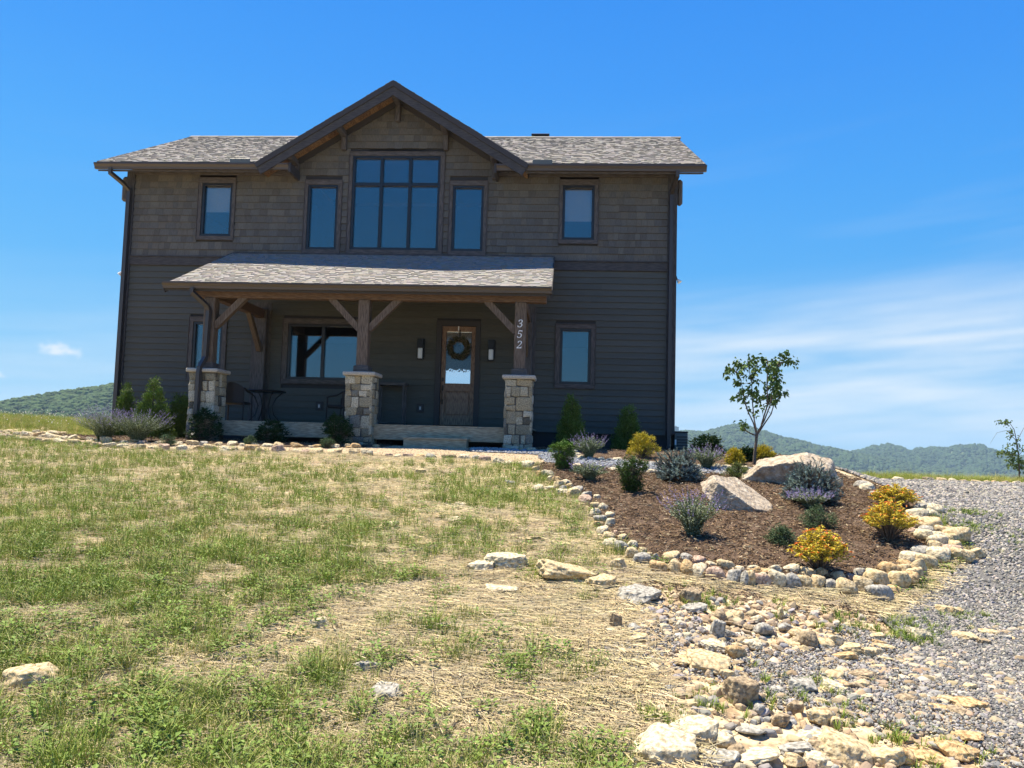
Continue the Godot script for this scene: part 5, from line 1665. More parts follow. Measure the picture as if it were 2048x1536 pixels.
func make_plants() -> void:
	var cones := "cone-shaped evergreens along the house"
	arborvitae(-6.24, 0.7, 0.63, 1.34, "narrow dark cone evergreen at the house corner by the meadow", cones)
	arborvitae(-4.63, 2.4, 0.93, 1.38, "sunlit bright cone evergreen behind the lavender-blue catmint", cones)
	arborvitae(-4.43, 1.6, 0.74, 1.21, "dark cone evergreen between the sunlit one and stone pier", cones)
	arborvitae(4.68, 2.2, 0.74, 1.2, "half-lit cone evergreen below the lower east window", cones)
	arborvitae(6.0, 1.0, 0.75, 1.17, "dark cone evergreen behind the round yellow shrub", cones)
	var blue := "catmint clumps"
	catmint(-4.61, 4.21, 0.99, 0.62, 1.9, "purple-flowered catmint nearest the meadow end of walk", blue)
	catmint(-3.91, 4.21, 1.10, 0.61, 1.2, "silvery catmint in front of the sunlit cone evergreen", blue)
	catmint(4.97, 4.87, 0.61, 0.44, 1.0, "catmint with long purple spikes between boxwood and yellow shrub", blue)
	catmint(4.89, 7.43, 0.59, 0.29, 0.6, "low grey catmint beside the stone ring", blue)
	catmint(6.93, 5.66, 0.62, 0.37, 1.4, "purple catmint behind the dwarf blue spruce", blue)
	catmint(7.59, 9.07, 0.54, 0.24, 2.2, "dark violet catmint at the foot of the blue spruce by boulder", blue)
	catmint(5.84, 10.74, 0.60, 0.50, 1.2, "large round catmint with purple spikes before leaning slab", blue)
	var ever := "broadleaf shrubs"
	leafy("laurel_shrub", -2.9, 3.45, 0.69, 0.69, "dark laurel shrub hiding the foot of the downspout pier", ever, 0)
	leafy("laurel_shrub", -1.49, 3.4, 0.65, 0.49, "low dark laurel shrub in the middle of rim board", ever, 0)
	leafy("laurel_shrub", -0.11, 3.5, 0.61, 0.65, "dark laurel shrub against the middle stone pier", ever, 0)
	leafy("laurel_shrub", 7.32, 3.71, 0.67, 0.42, "dark glossy shrub past the house corner by yellow shrubs", ever, 0)
	leafy("boxwood", 4.49, 6.44, 0.41, 0.49, "bright green upright boxwood at the end of sandy walk", ever, 1)
	leafy("boxwood", 5.42, 8.43, 0.42, 0.51, "dark green vase-shaped boxwood alone in the mulch", ever, 2)
	leafy("dwarf_shrub", -3.07, 4.65, 0.32, 0.21, "tiny blue-green shrub below the shaded cone evergreen", "tiny shrubs along the porch", 3)
	leafy("dwarf_shrub", -1.6, 4.3, 0.24, 0.20, "tiny green shrub before the low laurel", "tiny shrubs along the porch", 3)
	leafy("dwarf_shrub", -0.1, 4.2, 0.26, 0.20, "tiny green shrub before the laurel at middle pier", "tiny shrubs along the porch", 3)
	leafy("dwarf_shrub", 7.83, 4.65, 0.25, 0.24, "small dark shrub at the foot of young tree", "tiny shrubs along the porch", 0)
	leafy("creeping_thyme", 7.2, 6.78, 0.51, 0.23, "low yellow-green mat plant behind the leaning slab", "low mat plants", 4)
	leafy("creeping_thyme", 7.32, 10.14, 0.44, 0.24, "low grey-green mat plant below the blue spruce", "low mat plants", 5)
	leafy("creeping_thyme", 6.68, 10.99, 0.29, 0.19, "smallest mat plant beside the lowest orange spirea", "low mat plants", 5)
	gold_mop(5.99, 4.49, 0.63, 0.47, "round bright yellow shrub before the dark cone evergreen", "yellow thread shrubs")
	gold_mop(7.46, 3.42, 0.35, 0.25, "orange-yellow shrub half hidden by purple catmint", "yellow thread shrubs")
	gold_mop(7.53, 5.14, 0.31, 0.26, "small yellow-green shrub beside the young tree's trunk", "yellow thread shrubs")
	gold_mop(8.2, 4.43, 0.43, 0.27, "yellow shrub behind the young tree above the boulder", "yellow thread shrubs")
	spruce(6.23, 7.23, 0.80, 0.52, "spreading dwarf blue spruce beside the grey walk", "dwarf blue spruces")
	spruce(7.72, 8.67, 0.82, 0.60, "dwarf blue spruce growing in front of the largest boulder", "dwarf blue spruces")
	spirea(6.83, 11.68, 0.55, 0.44, "gold spirea with red tips lowest in the bed", "gold and red spireas")
	spirea(7.96, 10.45, 0.62, 0.46, "two-tiered gold spirea with red tips at the ring's bend", "gold and red spireas")
	spirea(8.74, 8.77, 0.62, 0.33, "low orange-gold spirea beside the gravel drive", "gold and red spireas")
	young_tree()
	sapling()


func arborvitae(x: float, z: float, w: float, h: float, label: String, group: String) -> void:
	var o := put_plant("arborvitae", label, "evergreen", x, z, group)
	var s := Shape.new()
	s.tube([Vector3(0, -0.05, 0), Vector3(0.01, h * 0.4, 0), Vector3(0, h * 0.85, 0)], [0.022, 0.015, 0.006], 6)
	piece("trunk", s.done(), mats.bark, o)
	s = Shape.new()
	s.colored = true
	var knots := []
	for k in 150:  # clumps that make the outline uneven
		var u := 1.0 - sqrt(rng.randf())
		knots.append([u, rng.randf() * TAU, rng.randf_range(0.78, 1.12)])
	for k in knots:
		var y: float = h * (0.03 + 0.95 * k[0])
		var r: float = w * 0.5 * pow(1.0 - k[0], 0.75) * k[2]
		var out := Vector3(cos(k[1]), 0, sin(k[1]))
		var tone := shade(Color(0.105, 0.165, 0.032), 0.3)
		for j in 60:
			var at := out * r * rng.randf_range(0.55, 0.98) + Vector3(0, y, 0) + Vector3(rng.randfn(), rng.randfn() * 1.1, rng.randfn()) * 0.042
			var along := (out * rng.randf_range(0.2, 0.9) + Vector3(rng.randf_range(-0.5, 0.5), rng.randf_range(0.3, 1.2), rng.randf_range(-0.5, 0.5))).normalized()
			var turn := Vector3(rng.randfn(), rng.randfn(), rng.randfn()).normalized()
			s.leaf(at, along, turn, rng.randf_range(0.03, 0.06), rng.randf_range(0.018, 0.032), shade(tone.lerp(Color(0.20, 0.27, 0.055), rng.randf() * 0.4), 0.2), 0.2)
	piece("foliage", s.done(), mats.leaves, o)


func catmint(x: float, z: float, w: float, h: float, bloom: float, label: String, group: String) -> void:
	var o := put_plant("catmint", label, "flowers", x, z, group)
	var stems := Shape.new()
	var leaves := Shape.new()
	var spikes := Shape.new()
	leaves.colored = true
	spikes.colored = true
	var count := int(150 * clampf(w / 0.6, 0.7, 1.6))
	for k in count:
		var a := rng.randf() * TAU
		var lean := sqrt(rng.randf()) * 1.25
		var out := Vector3(cos(a), 0, sin(a))
		var tall := h * rng.randf_range(0.62, 1.0) * (1.0 - 0.28 * lean * lean / 1.56)
		var end := out * w * 0.5 * minf(lean, 1.1) * rng.randf_range(0.75, 1.0) + Vector3(0, tall, 0)
		var mid := out * w * 0.5 * lean * 0.35 + Vector3(0, tall * 0.62, 0)
		var root := out * w * 0.10 * rng.randf()
		stems.tube([root, mid, end], [0.0035, 0.003, 0.002], 3)
		for j in 34:
			var u := rng.randf_range(0.12, 0.98)
			var p := root.lerp(mid, u * 2.0) if u < 0.5 else mid.lerp(end, u * 2.0 - 1.0)
			var d := Vector3(rng.randfn(), rng.randf_range(-0.3, 1.0), rng.randfn()).normalized()
			leaves.leaf(p, d, Vector3(rng.randfn(), 1.5, rng.randfn()).normalized(), rng.randf_range(0.016, 0.032), rng.randf_range(0.009, 0.017), shade(Color(0.25, 0.29, 0.195), 0.3))
		if rng.randf() < 0.5 * bloom:
			var up := ((end - mid).normalized() + Vector3.UP * 0.5).normalized()
			var long := h * rng.randf_range(0.14, 0.34)
			for j in 14:
				var u := rng.randf()
				var d := Vector3(rng.randfn(), rng.randf_range(-0.2, 0.8), rng.randfn()).normalized()
				spikes.leaf(end + up * long * u, d, Vector3(rng.randfn(), rng.randfn(), rng.randfn()).normalized(), rng.randf_range(0.009, 0.017), 0.008, shade(Color(0.34, 0.29, 0.45), 0.3))
	piece("stems", stems.done(), mats.stem_green, o)
	piece("leaves", leaves.done(), mats.leaves, o)
	piece("flower_spikes", spikes.done(), mats.flowers, o)


func leafy(called: String, x: float, z: float, w: float, h: float, label: String, group: String, kind: int) -> void:
	# kind: 0 laurel, 1 and 2 boxwood, 3 tiny, 4 and 5 mats: leaf length, leaf width, clusters, leaves in each, colour
	var k: Array = [[0.085, 0.028, 80, 16, Color(0.025, 0.055, 0.018)], [0.032, 0.017, 130, 34, Color(0.105, 0.185, 0.035)], [0.030, 0.016, 150, 34, Color(0.060, 0.105, 0.024)], [0.030, 0.013, 50, 22, Color(0.085, 0.135, 0.070)], [0.020, 0.010, 110, 34, Color(0.130, 0.165, 0.045)], [0.022, 0.010, 90, 34, Color(0.105, 0.150, 0.075)]][kind]
	var o := put_plant(called, label, "shrub", x, z, group)
	var stems := Shape.new()
	var s := Shape.new()
	s.colored = true
	for n in k[2]:
		var d := Vector3(rng.randfn(), 0, rng.randfn()).normalized()
		var u := pow(rng.randf(), 0.5)
		var v := rng.randf()
		var spread := 1.0
		if kind == 1 or kind == 2:
			spread = 0.5 + 0.5 * sin(minf(v * 1.7, 1.57))  # narrow at the foot
		elif kind < 4:
			spread = sqrt(1.0 - pow(absf(v * 1.6 - 0.6) / 1.05, 2.0))
		else:
			spread = sqrt(maxf(0.0, 1.0 - v * v))
		var p := d * w * 0.5 * u * spread * rng.randf_range(0.85, 1.12) + Vector3(0, h * (0.08 + 0.9 * v) * (1.0 - 0.22 * u * u), 0)
		stems.tube([Vector3(d.x, 0, d.z) * w * 0.08 * u, p * Vector3(0.6, 0.55, 0.6), p], [0.006, 0.004, 0.002], 4)
		var tone := shade(k[4], 0.25)
		for j in k[3]:
			var along := (d * rng.randf_range(0.0, 1.0) + Vector3(rng.randfn(), rng.randf_range(-0.2, 1.1), rng.randfn()) * 0.8).normalized()
			var at := p + Vector3(rng.randfn(), rng.randfn(), rng.randfn()) * (0.02 if kind else 0.028)
			s.leaf(at, along, (Vector3.UP * 1.2 + Vector3(rng.randfn(), rng.randfn(), rng.randfn()) * 0.7).normalized(), k[0] * rng.randf_range(0.7, 1.2), k[1] * rng.randf_range(0.8, 1.2), shade(tone, 0.22))
	piece("stems", stems.done(), mats.bark, o)
	piece("foliage", s.done(), mats.leaves, o)


func gold_mop(x: float, z: float, w: float, h: float, label: String, group: String) -> void:
	var o := put_plant("gold_shrub", label, "shrub", x, z, group)
	var stems := Shape.new()
	var s := Shape.new()
	s.colored = true
	for n in 130:
		var a := rng.randf() * TAU
		var lift := rng.randf_range(0.12, 1.45)
		var d := Vector3(cos(a) * cos(lift), sin(lift), sin(a) * cos(lift))
		var p := Vector3(d.x * w * 0.46, d.y * h * 0.86 + h * 0.06, d.z * w * 0.46) * rng.randf_range(0.55, 1.05)
		stems.tube([Vector3.ZERO, p * 0.6, p], [0.005, 0.003, 0.002], 4)
		var tone := shade(Color(0.52, 0.44, 0.05).lerp(Color(0.36, 0.36, 0.05), rng.randf() * 0.6), 0.2)
		for j in 26:
			var along := (d + Vector3(rng.randfn(), rng.randfn() - 0.2, rng.randfn()) * 0.65).normalized()
			s.leaf(p + Vector3(rng.randfn(), rng.randfn(), rng.randfn()) * 0.02, along, Vector3(rng.randfn(), rng.randfn(), rng.randfn()).normalized(), rng.randf_range(0.03, 0.065), rng.randf_range(0.006, 0.012), shade(tone, 0.2), 0.3)
	piece("stems", stems.done(), mats.bark, o)
	piece("foliage", s.done(), mats.gold_leaves, o)


func spruce(x: float, z: float, w: float, h: float, label: String, group: String) -> void:
	var o := put_plant("blue_spruce", label, "shrub", x, z, group)
	var stems := Shape.new()
	var s := Shape.new()
	s.colored = true
	for n in 640:
		var a := rng.randf() * TAU
		var lift := asin(rng.randf_range(0.02, 0.99))
		var d := Vector3(cos(a) * cos(lift), sin(lift), sin(a) * cos(lift))
		var bulge := 0.9 + 0.12 * sin(a * 3.0 + lift * 4.0) + 0.1 * sin(a * 7.0)
		var p := Vector3(d.x * w * 0.47, d.y * h * 0.86 + 0.04, d.z * w * 0.47) * rng.randf_range(0.62, 1.0) * bulge
		var along := (d * 1.2 + Vector3(rng.randfn(), rng.randfn() * 0.6 + 0.2, rng.randfn()) * 0.6).normalized()
		var tip := p + along * rng.randf_range(0.045, 0.085)
		stems.tube([p * 0.55 + Vector3(0, 0.02, 0), p, tip], [0.006, 0.004, 0.002], 4)
		var tone := shade(Color(0.150, 0.215, 0.205), 0.28)
		for j in 56:
			var u := rng.randf()
			var side := Vector3(rng.randfn(), rng.randfn(), rng.randfn()).normalized()
			side = (side - along * side.dot(along)).normalized()
			s.leaf((p - along * 0.03).lerp(tip, u), (side + along * 0.55).normalized(), along, rng.randf_range(0.013, 0.022), 0.007, shade(tone, 0.2), 0.0)
	piece("branches", stems.done(), mats.bark, o)
	piece("needles", s.done(), mats.needles, o)


func spirea(x: float, z: float, w: float, h: float, label: String, group: String) -> void:
	var o := put_plant("spirea", label, "shrub", x, z, group)
	var stems := Shape.new()
	var s := Shape.new()
	s.colored = true
	for n in 120:
		var a := rng.randf() * TAU
		var u := sqrt(rng.randf())
		var out := Vector3(cos(a), 0, sin(a))
		var end := out * w * 0.5 * u + Vector3(0, h * rng.randf_range(0.7, 1.0) * (1.0 - 0.5 * u * u), 0)
		stems.tube([out * 0.03 * u, end * Vector3(0.5, 0.6, 0.5), end], [0.004, 0.003, 0.002], 4)
		for j in 22:
			var v := pow(rng.randf(), 0.6)
			var p := (end * Vector3(0.5, 0.6, 0.5)).lerp(end, v)
			var ang := j * 2.4
			var d := (Vector3(cos(ang), rng.randf_range(-0.2, 0.7), sin(ang))).normalized()
			var col := shade(Color(0.66, 0.55, 0.085).lerp(Color(0.50, 0.48, 0.07), 0.6 * rng.randf()), 0.18)
			if v > 0.9 and rng.randf() < 0.4:
				col = shade(Color(0.68, 0.20, 0.045), 0.3)
			s.leaf(p, d, (Vector3.UP + Vector3(rng.randfn(), rng.randfn(), rng.randfn()) * 0.3).normalized(), rng.randf_range(0.026, 0.048), rng.randf_range(0.012, 0.021), col, 0.25)
	piece("stems", stems.done(), mats.bark, o)
	piece("foliage", s.done(), mats.gold_leaves, o)


func leaf_cluster(s: Shape, at: Vector3, count: int, radius: float, long: float, tone: Color) -> void:
	for j in count:
		var p := at + Vector3(rng.randfn(), rng.randfn() * 0.9, rng.randfn()) * radius
		var d := Vector3(rng.randfn(), rng.randf_range(-1.6, 0.25), rng.randfn()).normalized()  # hanging leaves
		var f := Vector3(rng.randfn(), rng.randf_range(0.2, 1.5), rng.randfn()).normalized()
		s.leaf(p, d, f, long * rng.randf_range(0.7, 1.2), long * rng.randf_range(0.5, 0.75), shade(tone, 0.25), 0.3)


func young_tree() -> void:
	var o := thing("young_tree", "young leafy tree with upswept limbs rising behind boulder", "tree", Vector3(7.84, height(7.84, 5.2) - 0.02, 5.2))
	var wood := Shape.new()
	wood.tube([Vector3(0, -0.05, 0), Vector3(0.01, 0.2, 0), Vector3(0.03, 0.42, 0.01), Vector3(0.05, 0.60, 0)], [0.034, 0.027, 0.024, 0.026], 9)
	var crown := Shape.new()
	crown.colored = true
	var tone := Color(0.095, 0.155, 0.040)
	# limbs seen from the lawn: each a list of points, then the leaf clusters along its upper part
	var limbs := [
		[Vector3(0.05, 0.58, 0), Vector3(-0.02, 0.78, 0.03), Vector3(-0.14, 1.02, 0.06), Vector3(-0.19, 1.25, 0.05), Vector3(-0.24, 1.55, 0.02), Vector3(-0.35, 1.78, 0.0)],
		[Vector3(0.05, 0.60, 0), Vector3(0.02, 0.85, -0.08), Vector3(0.0, 1.15, -0.12), Vector3(-0.02, 1.5, -0.10), Vector3(-0.10, 1.88, -0.08)],
		[Vector3(0.05, 0.60, 0), Vector3(0.16, 0.82, 0.05), Vector3(0.25, 1.08, 0.08), Vector3(0.30, 1.4, 0.06), Vector3(0.36, 1.75, 0.04), Vector3(0.48, 1.98, 0.02)],
		[Vector3(0.06, 0.58, 0), Vector3(0.18, 0.75, -0.06), Vector3(0.32, 0.95, -0.10), Vector3(0.40, 1.2, -0.12), Vector3(0.42, 1.42, -0.1)],
		[Vector3(0.12, 0.75, 0.02), Vector3(0.20, 1.1, 0.12), Vector3(0.18, 1.5, 0.16), Vector3(0.20, 1.88, 0.14)],
		[Vector3(0.36, 1.72, 0.04), Vector3(0.46, 1.86, 0.03), Vector3(0.60, 1.86, 0.02)],
		[Vector3(-0.30, 1.66, 0.0), Vector3(-0.42, 1.74, 0.0), Vector3(-0.52, 1.70, 0.02)],
		[Vector3(0.04, 0.56, 0), Vector3(-0.08, 0.60, 0.04), Vector3(-0.18, 0.66, 0.05), Vector3(-0.24, 0.75, 0.05)]]
	var radii := [0.016, 0.013, 0.011, 0.008, 0.006, 0.004]
	for l in limbs:
		wood.tube(l, radii, 6)
	# outlying twigs with clusters
	var clusters := []
	for c in [[-0.36, 1.80, 34], [-0.46, 1.72, 30], [-0.52, 1.66, 22], [-0.30, 1.66, 26], [-0.28, 1.50, 26], [-0.27, 1.34, 26], [-0.22, 1.20, 26], [-0.30, 1.24, 16],
		[-0.10, 1.90, 26], [-0.16, 1.82, 30], [-0.02, 1.84, 26], [0.0, 1.70, 22], [-0.06, 1.62, 24], [0.02, 1.52, 20], [0.02, 1.34, 32], [-0.04, 1.26, 26], [0.06, 1.22, 22], [-0.06, 1.36, 14],
		[0.18, 1.92, 26], [0.22, 1.82, 26], [0.16, 1.72, 20], [0.48, 2.0, 30], [0.42, 1.90, 32], [0.52, 1.88, 30], [0.62, 1.86, 20], [0.36, 1.84, 24], [0.30, 1.70, 26],
		[0.36, 1.62, 30], [0.28, 1.56, 28], [0.40, 1.54, 22], [0.24, 1.44, 26], [0.34, 1.44, 34], [0.42, 1.38, 26], [0.30, 1.32, 34], [0.22, 1.26, 24], [0.36, 1.28, 30], [0.46, 1.30, 20], [0.30, 1.16, 24], [0.20, 1.10, 8],
		[-0.24, 0.76, 20], [-0.20, 0.70, 10], [-0.14, 1.08, 8], [0.08, 1.05, 8], [-0.04, 1.02, 5], [0.02, 0.95, 4]]:
		clusters.append(Vector3(c[0] + 0.02, c[1], rng.randf_range(-0.22, 0.22)))
		leaf_cluster(crown, clusters[-1], int(c[2] * 0.95), 0.038, 0.085, tone)
	for c in clusters:
		var best: Vector3 = limbs[0][-1]
		for l in limbs:
			for p in l:
				if p.y <= c.y + 0.03 and p.distance_to(c) < best.distance_to(c):
					best = p
		wood.tube([best, best.lerp(c, 0.5) + Vector3(0, -0.015, 0), c], [0.005, 0.004, 0.002], 4)
	piece("trunk", wood.done(), mats.bark, o)
	piece("crown", crown.done(), mats.leaves, o)


func sapling() -> void:
	var x := 16.66
	var z := -2.5
	var o := thing("sapling", "wispy sapling with arching bare twigs in the tall grass", "tree", Vector3(x, height(x, z), z))
	var wood := Shape.new()
	var crown := Shape.new()
	crown.colored = true
	wood.tube([Vector3(0.06, -0.05, 0), Vector3(0.06, 0.5, 0), Vector3(0.03, 1.0, 0), Vector3(-0.05, 1.45, 0), Vector3(-0.16, 1.62, 0), Vector3(-0.30, 1.68, 0)], [0.022, 0.018, 0.014, 0.009, 0.006, 0.004], 7)
	for l in [[Vector3(0, 1.15, 0), Vector3(-0.25, 1.42, 0.02), Vector3(-0.5, 1.35, 0), Vector3(-0.68, 1.05, 0)], [Vector3(0, 1.1, 0), Vector3(0.2, 1.5, 0), Vector3(0.4, 1.45, 0), Vector3(0.6, 1.2, 0)], [Vector3(0.05, 0.75, 0), Vector3(0.25, 1.0, 0), Vector3(0.5, 1.1, 0)], [Vector3(0.05, 0.7, 0), Vector3(-0.3, 0.85, 0.03), Vector3(-0.6, 0.82, 0.02)], [Vector3(0.06, 0.5, 0), Vector3(0.3, 0.6, 0), Vector3(0.45, 0.62, 0)]]:
		wood.tube(l, [0.008, 0.006, 0.004, 0.002], 5)
	for c in [[-0.28, 1.66, 30], [-0.38, 1.66, 20], [-0.08, 1.42, 18], [-0.05, 1.3, 16], [-0.02, 1.18, 10], [0.0, 1.02, 24], [0.1, 1.0, 12], [-0.25, 1.02, 12], [0.0, 0.85, 40], [-0.2, 0.82, 30], [-0.38, 0.84, 30], [-0.52, 0.80, 24], [-0.15, 0.66, 40], [0.05, 0.62, 50], [0.2, 0.58, 34], [0.0, 0.48, 40], [0.16, 0.42, 30], [0.32, 0.5, 26], [-0.12, 0.52, 30]]:
		leaf_cluster(crown, Vector3(c[0], c[1], rng.randf_range(-0.15, 0.15)), c[2], 0.05, 0.075, Color(0.105, 0.16, 0.05))
	piece("trunk", wood.done(), mats.bark, o)
	piece("crown", crown.done(), mats.leaves, o)


func tuft(blades: int, tall: float, spread: float, wide: float, number: int, curve := 0.6) -> ArrayMesh:
	var r := RandomNumberGenerator.new()
	r.seed = number
	var s := Shape.new()
	s.colored = true
	for k in blades:
		var a := r.randf() * TAU
		var out := Vector3(cos(a), 0, sin(a))
		var root := out * spread * r.randf() * 0.5
		var h := tall * r.randf_range(0.45, 1.0)
		var lean := r.randf_range(0.1, curve)
		var side := Vector3(-out.z, 0, out.x) * wide * r.randf_range(0.7, 1.2) / 2
		var turn := r.randf_range(-0.8, 0.8)
		side = side.rotated(Vector3.UP, turn)
		var m := root + Vector3(0, h * 0.55, 0) + out * h * lean * 0.3
		var e := root + Vector3(0, h * (1.0 - 0.3 * lean), 0) + out * h * lean
		var c := Color.WHITE * r.randf_range(0.75, 1.2)
		if r.randf() < 0.22:
			c = Color(2.1, 1.5, 2.2)
		c.a = 1.0
		s.quad(root - side, root + side, m + side * 0.85, m - side * 0.85, c)
		s.tri(m - side * 0.85, m + side * 0.85, e, c)
	return s.done()


func straw_bunch(count: int, long: float, reach: float, number: int) -> ArrayMesh:
	var r := RandomNumberGenerator.new()
	r.seed = number
	var s := Shape.new()
	s.colored = true
	for k in count:
		var at := Vector3(r.randfn() * reach, r.randf_range(0.003, 0.028), r.randfn() * reach)
		var a := r.randfn() * 1.1 + (PI if r.randf() < 0.5 else 0.0)
		var d := Vector3(cos(a), r.randf_range(-0.10, 0.16), sin(a)).normalized() * long * r.randf_range(0.35, 1.0)
		var c := Color.WHITE * r.randf_range(0.5, 1.25)
		c.a = 1.0
		var side := d.cross(Vector3.UP).normalized() * r.randf_range(0.0011, 0.0022)
		var up := Vector3(0, side.length() * 1.2, 0)
		s.quad(at - side, at + up, at + d + up, at + d - side, c)
		s.quad(at + up, at + side, at + d + side, at + d + up, c)
	return s.done()


func weed(number: int) -> ArrayMesh:
	var r := RandomNumberGenerator.new()
	r.seed = number
	var s := Shape.new()
	s.colored = true
	for k in 26:
		var a := r.randf() * TAU
		var out := Vector3(cos(a), 0, sin(a))
		var p := out * 0.05 * sqrt(r.randf()) + Vector3(0, r.randf_range(0.01, 0.07), 0)
		s.leaf(p, (out + Vector3(0, r.randf_range(0.0, 0.8), 0)).normalized(), Vector3.UP, r.randf_range(0.018, 0.034), r.randf_range(0.012, 0.02), Color.WHITE * r.randf_range(0.75, 1.2) + Color(0, 0, 0, 1))
	return s.done()


func bare(p: Vector2) -> bool:  # ground that is neither lawn nor meadow
	return inside(p, bed) or inside(p, house_bed) or inside(p, side_bed) or inside(p, sand_path) or inside(p, stone_path) or inside(p, gravel) or (p.x > -7.1 and p.x < 7.3 and p.y < 3.0)


func greenness(x: float, z: float) -> float:
	var edge := -0.2 + (z - 7.0) * 0.5
	var g := 0.50 + 0.36 * smoothstep(edge + 2.4, edge - 1.4, x)
	g += 0.75 * patches.get_noise_2d(x * 1.9, z * 1.9) + 0.75 * patches.get_noise_2d(x * 6.0 + 50.0, z * 6.0)
	g += 0.55 * (1.0 - smoothstep(0.5, 1.0, Vector2((x - 3.7) / 1.5, (z - 8.0) / 2.2).length()))
	g -= 0.38 * (1.0 - smoothstep(0.4, 1.0, Vector2((x - 4.0) / 1.7, (z - 13.4) / 2.4).length()))
	g -= 0.5 * (1.0 - smoothstep(0.5, 1.0, Vector2((x - 0.5) / 5.0, (z - 5.2) / 1.0).length()))
	g -= 0.20 * smoothstep(12.0, 14.0, z)
	g -= 1.3 * smoothstep(4.6, 5.2, x) * smoothstep(11.6, 12.3, z)
	return clampf(g, 0.0, 1.0)


func make_ground_cover() -> void:
	var greens := [Color(0.220, 0.290, 0.052), Color(0.265, 0.330, 0.064), Color(0.175, 0.250, 0.044), Color(0.330, 0.360, 0.100), Color(0.48, 0.43, 0.20)]
	# lawn: grass, straw and broad-leaved weeds by how green each spot is
	var grass := [[], [], []]
	var grass_tint := [[], [], []]
	var straw := [[], []]
	var straw_tint := [[], []]
	var weeds := []
	var weed_tint := []
	var z := 3.6
	while z < 16.6:
		var d := 19.0 - z
		var lo := maxf(4.43 - d * 0.86 - 0.8, -12.0)
		var hi := 4.43 + d * 0.62 + 0.5
		var step := clampf(d * 0.0054, 0.023, 0.066)
		var x := lo
		while x < hi:
			var p := Vector2(x + rng.randf_range(-0.5, 0.5) * step * 1.6, z + rng.randf_range(-0.5, 0.5) * step * 1.6)
			x += step
			if bare(p) or (p.x > 9.0):
				continue
			var g := greenness(p.x, p.y)
			var y := height(p.x, p.y)
			var roll := rng.randf()
			if roll < g * 0.80:
				var k := rng.randi_range(0, 2)
				var size := rng.randf_range(0.55, 1.25) * (0.75 + 0.5 * g)
				grass[k].append(turned(Vector3(p.x, y - 0.005, p.y), rng.randf() * TAU, Vector3(size, size * rng.randf_range(0.8, 1.25), size)))
				grass_tint[k].append(shade(greens[rng.randi_range(0, 3) if rng.randf() < 0.5 + 0.45 * g else 4], 0.25))
			elif roll < g * 0.80 + 0.08 * g:
				weeds.append(turned(Vector3(p.x, y, p.y), rng.randf() * TAU, Vector3.ONE * rng.randf_range(0.6, 1.5)))
				weed_tint.append(shade(Color(0.175, 0.255, 0.055), 0.3))
			elif rng.randf() < (0.62 - 0.40 * g) * (1.0 - smoothstep(4.7, 5.2, p.x) * smoothstep(12.0, 12.6, p.y)):
				var k := rng.randi_range(0, 1)
				straw[k].append(turned(Vector3(p.x, y, p.y), patches.get_noise_2d(p.x * 2.0, p.y * 2.0) * 5.0 + rng.randfn() * 0.6, Vector3.ONE * rng.randf_range(0.7, 1.3)))
				straw_tint[k].append(shade(Color(0.68, 0.57, 0.33) if rng.randf() < 0.65 else Color(0.52, 0.43, 0.27), 0.25))
		z += step
	for k in 3:
		scatter("lawn_grass", tuft(12, [0.07, 0.105, 0.16][k], 0.07, 0.0032, 600 + k, 0.85), mats.blades, grass[k], grass_tint[k], ["short sparse green grass growing over the sloping lawn", "ankle-high green grass tufts scattered over the sloping lawn", "taller seeding grass blades scattered over the sloping lawn"][k], "grass")
	for k in 2:
		scatter("straw", straw_bunch(20, [0.10, 0.17][k], 0.055, 620 + k), mats.straw, straw[k], straw_tint[k], ["short yellow straw strewn over the lawn's bare soil", "long yellow straw stalks strewn over the lawn's bare soil"][k], "straw")
	scatter("weeds", weed(640), mats.leaves, weeds, weed_tint, "small broad-leaved clover and weeds among the lawn grass", "weeds")
	# tall grass: the meadow and the strip past the drive
	var tall := [[], []]
	var tall_tint := [[], []]
	for k in 15000:
		var meadow := k < 9500
		var p := Vector2(rng.randf_range(-22.0, -7.4), rng.randf_range(-15.0, 2.6)) if meadow else Vector2(rng.randf_range(9.4, 24.0), rng.randf_range(-6.0, 0.9))
		if bare(p) or not meadow and p.y > -0.75 + 1.4 * smoothstep(14.0, 9.4, p.x):
			continue
		var size := (rng.randf_range(0.25, 0.5) if p.y > -4.0 and p.x > -14.0 else rng.randf_range(0.4, 1.0)) if meadow else rng.randf_range(0.45, 1.0) * (0.7 + 0.3 * smoothstep(-0.8, -2.0, p.y))
		tall[0 if k % 3 else 1].append(turned(Vector3(p.x, height(p.x, p.y) - 0.01, p.y), rng.randf() * TAU, Vector3.ONE * size * (0.9 if meadow else 0.8)))
		tall_tint[0 if k % 3 else 1].append(shade(greens[rng.randi_range(0, 4)], 0.25))
	for k in 2:
		scatter("meadow_grass", tuft(22, [0.42, 0.60][k], 0.22, 0.007, 650 + k, 0.7), mats.blades, tall[k], tall_tint[k], ["tall green meadow grass round the edge of the hilltop", "tallest seeding stalks of the meadow grass at edge of hilltop"][k], "grass")
	var blooms := []
	var bloom_tint := []
	for k in 420:
		var p := Vector2(rng.randf_range(-22.0, -9.0), rng.randf_range(-15.0, -3.0))
		blooms.append(turned(Vector3(p.x, height(p.x, p.y) + rng.randf_range(0.22, 0.48), p.y), rng.randf() * TAU, Vector3.ONE * rng.randf_range(0.018, 0.032)))
		bloom_tint.append(shade(Color(0.75, 0.75, 0.68), 0.1))
	scatter("meadow_flowers", crown_shape(660), mats.flowers, blooms, bloom_tint, "tiny white wildflowers in the meadow grass", "flowers")
	# tufts of grass and weeds that have come up in the gravel
	var sprouts := []
	var sprout_tint := []
